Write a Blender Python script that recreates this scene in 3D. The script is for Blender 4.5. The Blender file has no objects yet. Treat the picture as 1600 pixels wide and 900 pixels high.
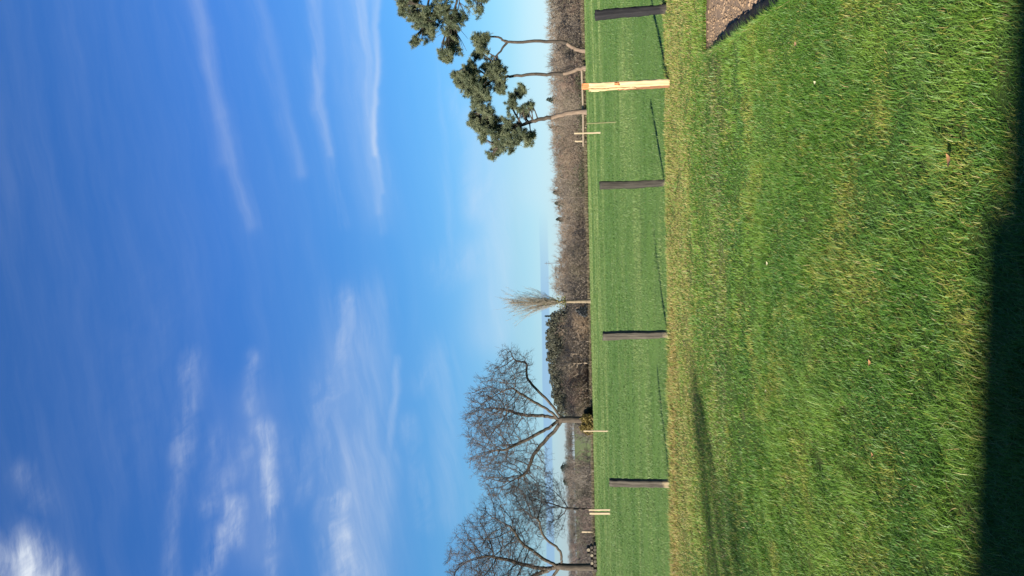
import bpy, bmesh, math, random
import numpy as np
from mathutils import Vector, Matrix

random.seed(7)
RNG = np.random.default_rng(11)
S = bpy.context.scene
COL = S.collection

# ------------------------------------------------------------------ camera
F = 1232.0                       # focal length in photo pixels (photo is 1600 x 900)
H_EYE = 1.6
PITCH = math.radians(4.64)
ROLL = math.radians(1.2)
fw = Vector((0, math.cos(PITCH), math.sin(PITCH)))
r0 = Vector((1, 0, 0))
u0 = r0.cross(fw)
rr = r0 * math.cos(ROLL) - u0 * math.sin(ROLL)
uu = u0 * math.cos(ROLL) + r0 * math.sin(ROLL)
cd = bpy.data.cameras.new('camera')
cam = bpy.data.objects.new('camera', cd)
COL.objects.link(cam)
cd.sensor_fit = 'HORIZONTAL'; cd.sensor_width = 36.0; cd.lens = 36.0 * F / 1600.0
cd.clip_start = 0.05; cd.clip_end = 20000
M3 = Matrix((-uu, rr, -fw)).transposed()      # the phone was held on its side: world up is picture left
cam.matrix_world = Matrix.Translation((0, 0, H_EYE)) @ M3.to_4x4()
S.camera = cam
S.render.resolution_x = 1024; S.render.resolution_y = 576

# ------------------------------------------------------------------ light
SUN_EL = math.radians(22.0)
SUN_AZ = math.radians(223.0)     # compass-like: angle from +Y towards +X of the direction TO the sun
to_sun = Vector((math.sin(SUN_AZ) * math.cos(SUN_EL), math.cos(SUN_AZ) * math.cos(SUN_EL), math.sin(SUN_EL)))
sl = bpy.data.lights.new('sun', 'SUN'); sl.energy = 5.0; sl.angle = math.radians(0.8); sl.color = (1.0, 0.93, 0.80)
so = bpy.data.objects.new('sun', sl); COL.objects.link(so)
so.rotation_euler = to_sun.to_track_quat('Z', 'Y').to_euler()
S.view_settings.view_transform = 'Standard'; S.view_settings.look = 'None'
S.view_settings.exposure = 1.55; S.view_settings.gamma = 1.0; S.view_settings.use_curve_mapping = False
S.cycles.max_bounces = 6; S.cycles.diffuse_bounces = 3; S.cycles.transmission_bounces = 4
S.cycles.use_adaptive_sampling = True

def ray(px, py):                 # direction in the world of a photo pixel
    return (fw * F + rr * (450 - py) + uu * (800 - px)).normalized()
def ground(px, py, z=0.0):
    d = ray(px, py); t = (z - H_EYE) / d.z
    return Vector((d.x * t, d.y * t, z))
def at(px, py, Y):
    d = ray(px, py); t = Y / d.y
    return Vector((d.x * t, Y, H_EYE + d.z * t))
def dirae(px, py):
    d = ray(px, py); return d.x / d.y, d.z / d.y

# ------------------------------------------------------------------ sky
W = bpy.data.worlds.new('World'); S.world = W; W.use_nodes = True
nt = W.node_tree; nt.nodes.clear()
def N(t, tree=None, **kw):
    n = (tree or nt).nodes.new(t)
    for k, v in kw.items(): setattr(n, k, v)
    return n
def sock(tree, inp, v):
    if isinstance(v, (int, float)): inp.default_value = v
    elif isinstance(v, (tuple, list)): inp.default_value = v
    else: tree.links.new(v, inp)
def mth(op, a, b=0.0, c=0.0, clamp=False, tree=None):
    tree = tree or nt
    n = tree.nodes.new('ShaderNodeMath'); n.operation = op; n.use_clamp = clamp
    for i, v in enumerate((a, b, c)): sock(tree, n.inputs[i], v)
    return n.outputs[0]
def mixc(f, a, b, tree=None, blend='MIX'):
    tree = tree or nt
    n = tree.nodes.new('ShaderNodeMix'); n.data_type = 'RGBA'; n.blend_type = blend
    sock(tree, n.inputs[0], f); sock(tree, n.inputs[6], a); sock(tree, n.inputs[7], b)
    return n.outputs[2]
sky = N('ShaderNodeTexSky', sky_type='NISHITA', sun_disc=False)
sky.sun_elevation = SUN_EL; sky.sun_rotation = SUN_AZ
sky.air_density = 1.0; sky.dust_density = 0.35; sky.ozone_density = 2.6; sky.altitude = 50
tc = N('ShaderNodeTexCoord')
sep = N('ShaderNodeSeparateXYZ'); nt.links.new(tc.outputs['Generated'], sep.inputs[0])
yy = mth('MAXIMUM', sep.outputs[1], 0.02)
A_ = mth('DIVIDE', sep.outputs[0], yy); E_ = mth('DIVIDE', sep.outputs[2], yy)
front = mth('MULTIPLY', mth('SUBTRACT', sep.outputs[1], 0.05), 4.0, clamp=True)
def comb(x, y, z=0.0):
    n = N('ShaderNodeCombineXYZ')
    for i, v in enumerate((x, y, z)): sock(nt, n.inputs[i], v)
    return n.outputs[0]
def noise(vec, scale, detail=4, rough=0.55, dist=0.0, out=0, tree=None):
    tree = tree or nt
    n = tree.nodes.new('ShaderNodeTexNoise')
    if vec is not None: tree.links.new(vec, n.inputs['Vector'])
    n.inputs['Scale'].default_value = scale; n.inputs['Detail'].default_value = detail
    n.inputs['Roughness'].default_value = rough; n.inputs['Distortion'].default_value = dist
    return n.outputs[out]
w1 = noise(comb(A_, E_), 3.0, 3)
w2 = noise(comb(A_, E_, 7.3), 9.0, 4, 0.6)
Ew = mth('ADD', E_, mth('ADD', mth('MULTIPLY', mth('SUBTRACT', w1, 0.5), 0.05), mth('MULTIPLY', mth('SUBTRACT', w2, 0.5), 0.02)))
Aw = mth('ADD', A_, mth('MULTIPLY', mth('SUBTRACT', w2, 0.5), 0.05))
fib = noise(comb(mth('MULTIPLY', Aw, 1.6), mth('MULTIPLY', mth('ADD', Ew, mth('MULTIPLY', A_, -0.12)), 11.0)), 1.7, 7, 0.6, 0.0)
fib2 = noise(comb(mth('MULTIPLY', Aw, 3.2), mth('MULTIPLY', mth('ADD', Ew, mth('MULTIPLY', A_, -0.22)), 34.0), 5.0), 1.9, 6, 0.6)
fibm = mth('MULTIPLY', mth('MULTIPLY', mth('SUBTRACT', fib, 0.36), 3.2, clamp=True), mth('MULTIPLY_ADD', fib2, 1.7, -0.10, clamp=True), clamp=True)
fine = noise(comb(mth('MULTIPLY', Aw, 5.0), mth('MULTIPLY', Ew, 22.0), 3.1), 1.6, 8, 0.62, 0.0)
comb_ = noise(comb(mth('MULTIPLY', mth('ADD', Aw, mth('MULTIPLY', Ew, 0.9)), 22.0), mth('MULTIPLY', mth('SUBTRACT', Ew, mth('MULTIPLY', Aw, 0.35)), 9.0), 9.0), 1.5, 6, 0.62, 0.2)
finem = mth('MULTIPLY', mth('MULTIPLY', mth('SUBTRACT', fine, 0.34), 3.0, clamp=True), mth('MULTIPLY_ADD', comb_, 2.4, -0.45, clamp=True), clamp=True)
def streak(p0, p1, wpx, amp, tex=None, taper=True):
    """a cirrus streak between two directions of the sky"""
    a0, e0 = dirae(*p0); a1, e1 = dirae(*p1); w = wpx / F
    dx, dy = a1 - a0, e1 - e0; L2 = dx * dx + dy * dy
    t = mth('DIVIDE', mth('ADD', mth('MULTIPLY', mth('SUBTRACT', A_, a0), dx), mth('MULTIPLY', mth('SUBTRACT', Ew2, e0), dy)), L2, clamp=True)
    qx = mth('SUBTRACT', A_, mth('MULTIPLY_ADD', t, dx, a0)); qy = mth('SUBTRACT', Ew2, mth('MULTIPLY_ADD', t, dy, e0))
    d2 = mth('ADD', mth('MULTIPLY', qx, qx), mth('MULTIPLY', qy, qy))
    m = mth('EXPONENT', mth('MULTIPLY', d2, -1.0 / (w * w)))
    m = mth('MULTIPLY', m, amp * (1.0 if tex is None else 0.85 if tex is fibm else (0.4 if amp < .2 else .80 if amp < .9 else .85)))
    if tex is not None: m = mth('MULTIPLY', m, tex)
    return m
Ew2 = mth('ADD', E_, mth('ADD', mth('MULTIPLY', mth('SUBTRACT', w1, 0.5), 0.045), mth('MULTIPLY', mth('SUBTRACT', w2, 0.5), 0.022)))
ST = [  # ((x,y),(x,y), width px, strength, texture)
    ((300, -80), (345, 180), 14, .20, fibm), ((340, 160), (390, 350), 13, .15, fibm),
    ((390, -80), (420, 110), 11, .16, fibm), ((420, 110), (465, 270), 12, .14, fibm),
    ((478, -80), (500, 170), 8, .30, fibm), ((500, 160), (532, 350), 10, .24, fibm),
    ((545, -80), (578, 180), 6, .30, fibm), ((560, -60), (600, 360), 8, .36, fibm), ((530, -80), (590, 300), 26, .20, fibm),
    ((582, -80), (588, 240), 5, .22, None),
    ((685, 60), (712, 420), 7, .20, fibm), ((720, 150), (740, 330), 18, .22, finem), ((770, 160), (750, 330), 22, .30, finem),
    ((545, 470), (515, 640), 24, .34, finem), ((560, 480), (560, 960), 40, .50, fibm), ((505, 600), (510, 960), 14, .36, finem),
    ((625, 560), (600, 760), 7, .36, fibm), ((525, 780), (550, 980), 24, .70, finem), ((600, 720), (560, 960), 22, .34, fibm),
    ((395, 560), (392, 640), 14, .28, finem), ((300, 560), (290, 720), 18, .36, finem), ((280, 700), (270, 900), 16, .2, finem),
    ((410, 670), (425, 800), 17, .85, finem), ((425, 780), (430, 960), 12, .50, finem), ((385, 700), (330, 790), 18, .35, finem),
    ((365, 790), (370, 840), 18, .85, finem), ((355, 830), (320, 940), 18, .60, finem), ((345, 690), (345, 780), 24, .25, finem),
    ((640, 660), (655, 820), 16, .25, finem), ((680, 570), (660, 600), 20, .25, finem), ((700, 560), (700, 800), 30, .24, fibm),
    ((760, 400), (700, 420), 30, .26, finem), ((780, 300), (790, 520), 34, .25, fibm),
    ((30, 880), (70, 960), 42, 1.25, finem), ((40, 850), (95, 900), 30, .70, finem), ((60, 780), (40, 740), 24, .22, finem),
    ((460, 700), (470, 760), 30, .22, finem), ((240, 480), (210, 700), 80, .10, finem),
    ((858, -40), (852, 40), 7, .7, finem),
    ((30, 885), (75, 960), 32, .40, None), ((490, -80), (512, 240), 6, .09, None), ((553, -80), (590, 330), 7, .11, None), ((572, -80), (595, 300), 4, .10, None), ((416, 0), (468, 270), 9, .06, None), ((312, -40), (352, 250), 12, .06, None),
    ((560, 560), (555, 960), 52, .14, None), ((780, 250), (770, 520), 40, .16, None), ((830, -60), (835, 300), 26, .14, None), ((400, 640), (410, 860), 46, .09, None), ((520, -80), (585, 330), 34, .07, None), ((740, 180), (745, 330), 16, .12, None),
]
acc = None
for s in ST:
    m = streak(*s)
    acc = m if acc is None else mth('MAXIMUM' if s[4] is not None else 'ADD', acc, m)
# light veils everywhere
veil = mth('MULTIPLY', mth('MULTIPLY', fibm, noise(comb(A_, E_, 2.0), 2.2, 3)), 0.08)
acc = mth('ADD', acc, veil)
acc = mth('MULTIPLY', mth('MINIMUM', acc, 0.95), front)
SKYMUL = 0.0465
tr_ = mth('MULTIPLY', mth('SUBTRACT', 0.26, E_), 4.0, clamp=True)         # thin haze low over the land
tint_ = comb(mth('MULTIPLY_ADD', mth('MULTIPLY', tr_, tr_), 0.30, 0.355), mth('MULTIPLY_ADD', mth('MAXIMUM', mth('SUBTRACT', 0.075, E_), 0.0), 1.2, mth('MULTIPLY_ADD', tr_, -0.01, 0.755)), mth('MULTIPLY_ADD', mth('MULTIPLY', mth('SUBTRACT', E_, 0.05), 2.4, clamp=True), 0.40, mth('MULTIPLY_ADD', mth('MAXIMUM', mth('SUBTRACT', 0.075, E_), 0.0), 5.0, 0.91)))
tv = N('ShaderNodeVectorMath', operation='MULTIPLY'); nt.links.new(sky.outputs[0], tv.inputs[0]); nt.links.new(tint_, tv.inputs[1])
c1 = mixc(acc, tv.outputs[0], (5.7, 6.2, 6.9, 1))
# blue-grey bank of cloud low over the horizon
aL, eL = dirae(845, 500); aR, eR = dirae(843, 330); _, eB = dirae(860, 500)
lo = mth('SUBTRACT', mth('ADD', Ew2, 0.0), eB)
edge = mth('MULTIPLY', mth('SUBTRACT', eL, mth('ADD', E_, mth('MULTIPLY', mth('SUBTRACT', noise(comb(mth('MULTIPLY', A_, 3), mth('MULTIPLY', E_, 40)), 2.0, 3), 0.5), 0.006))), 700.0, clamp=True)
low = mth('MULTIPLY', mth('SUBTRACT', E_, eB), 500.0, clamp=True)
sidem = mth('MULTIPLY', mth('SUBTRACT', aR, A_), 9.0, clamp=True)
bank = mth('MULTIPLY', mth('MULTIPLY', mth('MULTIPLY', edge, low), mth('MULTIPLY', sidem, front)), 0.62)
c2 = mixc(bank, c1, (1.9, 3.4, 5.6, 1))
bg = N('ShaderNodeBackground'); bg.inputs['Strength'].default_value = SKYMUL
nt.links.new(c2, bg.inputs['Color'])
wo = N('ShaderNodeOutputWorld'); nt.links.new(bg.outputs[0], wo.inputs[0])
W.cycles.sampling_method = 'MANUAL'; W.cycles.sample_map_resolution = 512

# ------------------------------------------------------------------ helpers
def set_props(o, label=None, cat=None, group=None, kind=None):
    if label: o['label'] = label
    if cat: o['category'] = cat
    if group: o['group'] = group
    if kind: o['kind'] = kind
    return o
def empty(name, loc=(0, 0, 0)):
    o = bpy.data.objects.new(name, None); COL.objects.link(o); o.location = loc; o.empty_display_size = 0.2
    return o
def link_mesh(name, me, mats, parent=None, origin=None):
    o = bpy.data.objects.new(name, me); COL.objects.link(o)
    for m in (mats if isinstance(mats, (list, tuple)) else [mats]): me.materials.append(m)
    if origin is not None: o.location = origin
    if parent is not None: o.parent = parent
    return o
def mesh_np(name, V, quads=None, tris=None, cols=None, smooth=False, midx=None):
    me = bpy.data.meshes.new(name)
    V = np.asarray(V, dtype=np.float32)
    nq = 0 if quads is None else len(quads); n3 = 0 if tris is None else len(tris)
    me.vertices.add(len(V)); me.vertices.foreach_set('co', V.ravel())
    idx = []
    if nq: idx.append(np.asarray(quads, dtype=np.int32).ravel())
    if n3: idx.append(np.asarray(tris, dtype=np.int32).ravel())
    idx = np.concatenate(idx)
    me.loops.add(len(idx)); me.loops.foreach_set('vertex_index', idx)
    me.polygons.add(nq + n3)
    st = np.concatenate([np.arange(nq) * 4, nq * 4 + np.arange(n3) * 3]).astype(np.int32)
    me.polygons.foreach_set('loop_start', st)
    if smooth: me.polygons.foreach_set('use_smooth', np.ones(nq + n3, dtype=bool))
    if midx is not None: me.polygons.foreach_set('material_index', np.asarray(midx, dtype=np.int32))
    me.update(calc_edges=True)
    if cols is not None:
        a = me.color_attributes.new('tint', 'FLOAT_COLOR', 'POINT')
        c4 = np.ones((len(V), 4), dtype=np.float32); c4[:, :3] = cols
        a.data.foreach_set('color', c4.ravel())
    return me
_perm = np.random.default_rng(5).random((256, 256)).astype(np.float32)
def vnoise(x, y):
    xi = np.floor(x).astype(int); yi = np.floor(y).astype(int)
    fx = x - xi; fy = y - yi; fx = fx * fx * (3 - 2 * fx); fy = fy * fy * (3 - 2 * fy)
    a = _perm[xi & 255, yi & 255]; b = _perm[(xi + 1) & 255, yi & 255]
    c = _perm[xi & 255, (yi + 1) & 255]; d = _perm[(xi + 1) & 255, (yi + 1) & 255]
    return (a * (1 - fx) + b * fx) * (1 - fy) + (c * (1 - fx) + d * fx) * fy
def fbm(x, y, f, o=4):
    s = 0; amp = 0.5; tot = 0
    x, y = x * .816 + y * .578, y * .816 - x * .578
    for i in range(o):
        if i: x, y = x * .454 + y * .891, y * .454 - x * .891
        s = s + amp * vnoise(x * f + 17.3 * i + 91, y * f - 9.7 * i + 43); tot += amp; amp *= 0.5; f *= 2.03
    return s / tot
def sstep(a, b, x):
    t = np.clip((x - a) / (b - a), 0, 1); return t * t * (3 - 2 * t)
def tubes(P0, P1, R0, R1, k):
    P0 = np.asarray(P0, float); P1 = np.asarray(P1, float); R0 = np.asarray(R0, float); R1 = np.asarray(R1, float)
    n = len(P0)
    D = P1 - P0; D /= np.maximum(np.linalg.norm(D, axis=1, keepdims=True), 1e-9)
    ref = np.where(np.abs(D[:, 2:3]) > 0.9, np.array([[1.0, 0, 0]]), np.array([[0, 0, 1.0]]))
    U = np.cross(D, ref); U /= np.linalg.norm(U, axis=1, keepdims=True); Vv = np.cross(D, U)
    ang = np.arange(k) * 2 * math.pi / k
    ring = U[:, None, :] * np.cos(ang)[None, :, None] + Vv[:, None, :] * np.sin(ang)[None, :, None]
    A = P0[:, None, :] + ring * R0[:, None, None]; B = P1[:, None, :] + ring * R1[:, None, None]
    V = np.concatenate([A, B], axis=1).reshape(-1, 3)
    base = np.arange(n)[:, None] * 2 * k; j = np.arange(k)[None, :]; j2 = (j + 1) % k
    Q = np.stack([base + j, base + j2, base + k + j2, base + k + j], axis=2).reshape(-1, 4)
    return V, Q
def polytube(pts, rad, k=8):
    """one continuous skin along a polyline"""
    pts = np.asarray(pts, float); n = len(pts); V = []
    for i in range(n):
        d = pts[min(i + 1, n - 1)] - pts[max(i - 1, 0)]; d /= np.linalg.norm(d)
        u = np.cross(d, [0.0, 1.0, 0.0]);
        if np.linalg.norm(u) < 1e-3: u = np.cross(d, [1.0, 0, 0])
        u /= np.linalg.norm(u); v = np.cross(d, u)
        for j in range(k):
            a = 2 * math.pi * j / k; V.append(pts[i] + (u * math.cos(a) + v * math.sin(a)) * rad[i])
    Q = [[i * k + j, i * k + (j + 1) % k, (i + 1) * k + (j + 1) % k, (i + 1) * k + j] for i in range(n - 1) for j in range(k)]
    return np.array(V), np.array(Q)
def merge(parts):
    Vs, Qs, off = [], [], 0
    for V, Q in parts:
        if len(V) == 0: continue
        Vs.append(V); Qs.append(np.asarray(Q) + off); off += len(V)
    return np.concatenate(Vs), np.concatenate(Qs)
def spline(pts, n):
    """Catmull-Rom through points"""
    P = [np.array(p, float) for p in pts]; P = [2 * P[0] - P[1]] + P + [2 * P[-1] - P[-2]]
    out = []
    m = len(P) - 3
    for i in range(n + 1):
        t = i / n * m; s = min(int(t), m - 1); f = t - s; a, b, c, d = P[s:s + 4]
        out.append(0.5 * ((2 * b) + (-a + c) * f + (2 * a - 5 * b + 4 * c - d) * f * f + (-a + 3 * b - 3 * c + d) * f ** 3))
    return np.array(out)

# ------------------------------------------------------------------ materials
def new_mat(name):
    m = bpy.data.materials.new(name); m.use_nodes = True; t = m.node_tree; t.nodes.clear()
    o = t.nodes.new('ShaderNodeOutputMaterial'); return m, t, o
def mat_noise(name, stops, scale=5.0, detail=5, rough=0.9, coord='Object', stretch=(1, 1, 1), bump=0.0, bscale=None, spec=0.2):
    m, t, o = new_mat(name)
    b = t.nodes.new('ShaderNodeBsdfPrincipled'); t.links.new(b.outputs[0], o.inputs[0])
    b.inputs['Roughness'].default_value = rough; b.inputs['Specular IOR Level'].default_value = spec
    c = t.nodes.new('ShaderNodeTexCoord'); mp = t.nodes.new('ShaderNodeMapping'); mp.inputs['Scale'].default_value = stretch
    t.links.new(c.outputs[coord], mp.inputs[0])
    f = noise(mp.outputs[0], scale, detail, 0.6, 0.3, tree=t)
    rp = t.nodes.new('ShaderNodeValToRGB'); t.links.new(f, rp.inputs[0])
    els = rp.color_ramp.elements
    for i, (p, col) in enumerate(stops):
        e = els[i] if i < 2 else els.new(p)
        e.position = p; e.color = (*col, 1)
    t.links.new(rp.outputs[0], b.inputs['Base Color'])
    if bump:
        bn = t.nodes.new('ShaderNodeBump'); bn.inputs['Strength'].default_value = bump; bn.inputs['Distance'].default_value = 0.02
        f2 = noise(mp.outputs[0], bscale or scale * 3, 6, 0.65, tree=t)
        t.links.new(f2, bn.inputs['Height']); t.links.new(bn.outputs[0], b.inputs['Normal'])
    return m
def mat_leaf(name, color=None, trans=0.3, var=0.0, rough=0.6, spec=0.25):
    """leaf / blade: colour from the mesh's own tint, a little light passes through"""
    m, t, o = new_mat(name)
    b = t.nodes.new('ShaderNodeBsdfPrincipled'); b.inputs['Roughness'].default_value = rough; b.inputs['Specular IOR Level'].default_value = spec
    tr = t.nodes.new('ShaderNodeBsdfTranslucent'); mx = t.nodes.new('ShaderNodeMixShader'); mx.inputs[0].default_value = trans
    if color is None:
        at_ = t.nodes.new('ShaderNodeAttribute'); at_.attribute_name = 'tint'; c = at_.outputs['Color']
        t.links.new(c, b.inputs['Base Color']); t.links.new(c, tr.inputs[0])
    else:
        b.inputs['Base Color'].default_value = (*color, 1); tr.inputs[0].default_value = (*color, 1)
    t.links.new(b.outputs[0], mx.inputs[1]); t.links.new(tr.outputs[0], mx.inputs[2]); t.links.new(mx.outputs[0], o.inputs[0])
    return m
M_blade = mat_leaf('grass_blade', trans=0.30, rough=0.5, spec=0.3)
M_needle = mat_leaf('pine_needles', trans=0.12)
M_leaf = mat_leaf('leaf', trans=0.2)
M_bark_oak = mat_noise('oak_bark', [(0.25, (.026, .021, .017)), (0.75, (.085, .067, .050))], 3.0, 6, stretch=(2, 2, .6), bump=.6)
M_twig_oak = mat_noise('oak_twig', [(0.3, (.040, .033, .031)), (0.7, (.092, .075, .066))], 1.2, 3)
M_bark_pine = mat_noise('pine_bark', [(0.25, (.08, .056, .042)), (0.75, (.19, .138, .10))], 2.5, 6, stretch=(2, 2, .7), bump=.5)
M_bark_pine_sil = mat_noise('pine_bark_silhouette', [(0.25, (.022, .019, .016)), (0.75, (.065, .05, .038))], 2.5, 6)  # upper trunk and limbs: silhouette against the bright sky put into a darker colour
M_bark_pop = mat_noise('poplar_bark', [(0.25, (.09, .07, .045)), (0.75, (.20, .155, .105))], 2.5, 6)
M_twig_pop = mat_noise('poplar_twig', [(0.3, (.14, .12, .09)), (0.7, (.26, .22, .17))], 1.2, 3)
M_wood_twig = mat_noise('wood_twig', [(0.3, (.090, .068, .053)), (0.7, (.165, .126, .096))], 0.35, 4, coord='Object')
M_far_twig = mat_noise('far_wood_twig', [(0.3, (.062, .052, .046)), (0.7, (.118, .095, .079))], 0.25, 4, coord='Object')
M_woodtint = mat_leaf('wood_twigs', trans=0.0, rough=.9, spec=.1)
M_scrub = mat_leaf('dry_scrub', trans=0.35)
M_soil = mat_noise('bare_soil', [(0.25, (.115, .076, .045)), (0.75, (.250, .172, .108))], 34.0, 8, bump=.5, bscale=50)
M_soil_dark = mat_noise('cut_turf', [(0.3, (.03, .022, .015)), (0.7, (.075, .052, .035))], 14, 6, bump=.5)

# ------------------------------------------------------------------ terrain
TIP = ground(1100, 90); E1 = ground(1101, -40); E2 = ground(1243, -1)
bd1 = (E1 - TIP).normalized(); bd2 = (E2 - TIP).normalized()
def in_bed(x, y, grow=0.0):
    """inside the wedge of bare soil (convex, between its two straight edges)"""
    n1 = np.array([bd1.y, -bd1.x]); n2 = np.array([-bd2.y, bd2.x])     # inward normals
    s1 = (x - TIP.x) * n1[0] + (y - TIP.y) * n1[1]; s2 = (x - TIP.x) * n2[0] + (y - TIP.y) * n2[1]
    return (s1 > -grow) & (s2 > -grow) & (x < 11) & (y > 2.5)
D0 = ground(1097, 690); D1 = ground(1118, 870); dl = (D1 - D0).normalized()
DIVOTS = [(ground(1276, 712), .085), (ground(1283, 726), .05), (ground(1478, 200), .042), (ground(1462, 196), .035), (ground(1440, 255), .05), (ground(1222, 672), .05), (ground(1500, 205), .03), (ground(1320, 640), .035), (ground(1405, 540), .04), (ground(1375, 690), .03)]
def zoff(x, y):
    x = np.asarray(x, float); y = np.asarray(y, float)
    near = 0.045 * (fbm(x, y, 0.55, 3) - 0.5) + 0.02 * (fbm(x, y, 2.1, 2) - 0.5)
    z = near * sstep(1.0, 3.0, y)
    # shallow ditch running in from the left, in front of the fence
    along = (x - D0.x) * dl.x + (y - D0.y) * dl.y; across = (x - D0.x) * -dl.y + (y - D0.y) * dl.x
    z = z - 0.03 * np.exp(-(across / (.22 + .05 * np.clip(along, 0, 3))) ** 2) * sstep(-.9, .5, along) * (1 - sstep(4, 8, along))
    for (c, r) in DIVOTS:
        z = z - .45 * r * np.exp(-((x - c.x) ** 2 + (y - c.y) ** 2) / r ** 2)
    z = z + 0.10 * (fbm(x, y, 0.12, 3) - 0.5) * sstep(15, 26, y)
    z = z + .10 * (fbm(x * .35, y, .9, 3) - .5) * sstep(14.6, 17, y) * (1 - sstep(80, 88, y))
    # beyond the field the land falls into a wooded hollow and climbs again on the left
    z = z - 6.5 * sstep(89, 128, y)
    z = z + 9.6 * sstep(172, 246, y) * sstep(10, -30, x) + 5.0 * sstep(300, 700, y) * sstep(-40, 60, x)
    return z
def fence_y(x):                                   # the line the posts stand on
    return 13.98 - 0.065 * np.asarray(x)
def lawn_tint(x, y, n):
    """base colours of the grass itself, patchy: lush, yellowish, straw"""
    g1 = np.array([.052, .126, .014]); g2 = np.array([.104, .192, .026]); yl = np.array([.165, .192, .035]); st = np.array([.21, .175, .075]); fld = np.array([.052, .108, .020]); fld2 = np.array([.152, .198, .062])
    big = fbm(x, y, 0.8, 4); med = fbm(x + 31, y, 2.6, 3)
    r = RNG.random(n); r2 = RNG.random(n)
    clump = .5 * fbm(x - 60, y + 12, 3.1, 3) + .5 * fbm(x + 9, y + 40, 8.0, 2)
    c = g1 + (g2 - g1) * np.clip((big - .33) * 2.2 + .5 * (r - .5) + 2.4 * (clump - .5), 0, 1)[:, None]
    cool = np.clip((fbm(x + 140, y + 60, 1.5, 3) - .52) * 5, 0, 1)[:, None]; c = c * (1 - cool) + cool * c * np.array([.84, .92, 1.15])
    ym = np.clip((med - .53) * 3, 0, 1) * 0.55 + .07
    c = np.where((r2 < ym)[:, None], yl * (.8 + .4 * r[:, None]), c)
    c = np.where((RNG.random(n) < .018 + .05 * np.clip((med - .62) * 4, 0, 1))[:, None], st * (.7 + .5 * r[:, None]), c)
    fy = fence_y(x)
    dd = fy - y
    # dry rough strip along the fence, and a thinner pale line nearer
    strip = sstep(5.2 + 1.6 * (big - .5), .7, dd) * sstep(-.3, .12, dd)
    strip *= .55 + .9 * (fbm(x * .35, y * 2.2, 1.5, 3) - .35)
    gold = np.exp(-((dd - .75) / .42) ** 2) * sstep(.8, -1.2, x) * .5
    pale = np.exp(-((dd - 4.9 - .7 * (big - .5)) / .55) ** 2) * .45 * (fbm(x * .4, y * 2, 1.6, 3) + .2)
    ps = np.clip(strip, 0, .60)
    dry = np.where((RNG.random(n) < .5)[:, None], np.array([.180, .190, .048]), np.array([.24, .20, .08]))
    c = np.where((RNG.random(n) < ps)[:, None], dry * (.75 + .5 * r[:, None]), c)
    c = np.where((RNG.random(n) < gold)[:, None], np.array([.235, .185, .060]) * (.7 + .5 * r[:, None]), c)
    c = np.where((RNG.random(n) < pale)[:, None], np.array([.16, .165, .065]) * (.8 + .4 * r[:, None]), c)
    c = c * np.array([1.18, 1.10, 1.05])
    isf = dd < 0.0
    fm = np.clip(.45 + 2.2 * (fbm(x * .5, y, .5, 4) - .5) + 2.6 * (fbm(x * .22, y, .13, 3) - .5) + .22 * (r - .5), 0, 1)
    cf = fld + (fld2 - fld) * fm[:, None]
    cf = np.where((RNG.random(n) < .02)[:, None], np.array([.14, .145, .05]), cf)
    c = np.where(isf[:, None], cf, c)
    return c
def axis(vals, start, step, grow, end):
    out = list(vals); v = start
    while v < end: out.append(v); v += step; step *= grow
    out.append(end); return np.array(sorted(set(np.round(out, 4))))
xs_pos = axis(np.arange(0, 9, 0.1), 9, .15, 1.09, 5000)
xs = np.concatenate([-xs_pos[:0:-1], xs_pos])
ys = axis(np.arange(-8, 15.5, 0.1), 15.5, .15, 1.035, 160); ys = np.concatenate([ys, axis([], 165, 6, 1.12, 6000)])
ys = np.concatenate([[-5000, -1500, -400, -120, -50, -25, -14, -10], ys])
ys = np.array(sorted(set(ys)))
X, Y = np.meshgrid(xs, ys); nx, ny = len(xs), len(ys)
V = np.stack([X.ravel(), Y.ravel(), np.zeros(X.size)], 1)
ii, jj = np.meshgrid(np.arange(nx - 1), np.arange(ny - 1)); b = (jj * nx + ii).ravel()
Q = np.stack([b, b + 1, b + nx + 1, b + nx], 1)
me = mesh_np('ground', V, Q)
bm = bmesh.new(); bm.from_mesh(me)
for p, d in ((TIP, bd1), (TIP, bd2)):
    bmesh.ops.bisect_plane(bm, geom=bm.verts[:] + bm.edges[:] + bm.faces[:], plane_co=p, plane_no=(d.y, -d.x, 0), dist=1e-5)
bmesh.ops.bisect_plane(bm, geom=bm.verts[:] + bm.edges[:] + bm.faces[:], plane_co=(11, 0, 0), plane_no=(1, 0, 0), dist=1e-5)
bmesh.ops.bisect_plane(bm, geom=bm.verts[:] + bm.edges[:] + bm.faces[:], plane_co=(0, 2.5, 0), plane_no=(0, 1, 0), dist=1e-5)
kill = []
for f in bm.faces:
    c = f.calc_center_median()
    if 0 < c.y < 20 and 0 < c.x < 12 and in_bed(c.x, c.y): kill.append(f)
bmesh.ops.delete(bm, geom=kill, context='FACES')
bm.to_mesh(me); bm.free()
n = len(me.vertices); co = np.empty(n * 3, np.float32); me.vertices.foreach_get('co', co); co = co.reshape(-1, 3)
co[:, 2] = zoff(co[:, 0], co[:, 1]); me.vertices.foreach_set('co', co.ravel())
tint = lawn_tint(co[:, 0], co[:, 1], n)
blur = .55; avg = np.array([.075, .105, .024])
tint = tint * (1 - blur) + avg * blur
near_m = (co[:, 1] < fence_y(co[:, 0]))
for (c, r_) in DIVOTS:
    q = np.exp(-((co[:, 0] - c.x) ** 2 + (co[:, 1] - c.y) ** 2) / (r_ * 1.1) ** 2)[:, None]; tint = tint * (1 - q) + np.array([.05, .04, .025]) * q
tint[near_m] *= .55                                # thatch and soil between the lawn's blades
fldc = np.array([.060, .118, .022]) + (np.array([.095, .150, .036]) - np.array([.060, .118, .022])) * fbm(co[:, 0] * .3, co[:, 1] * .9, .4, 3)[:, None]
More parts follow.
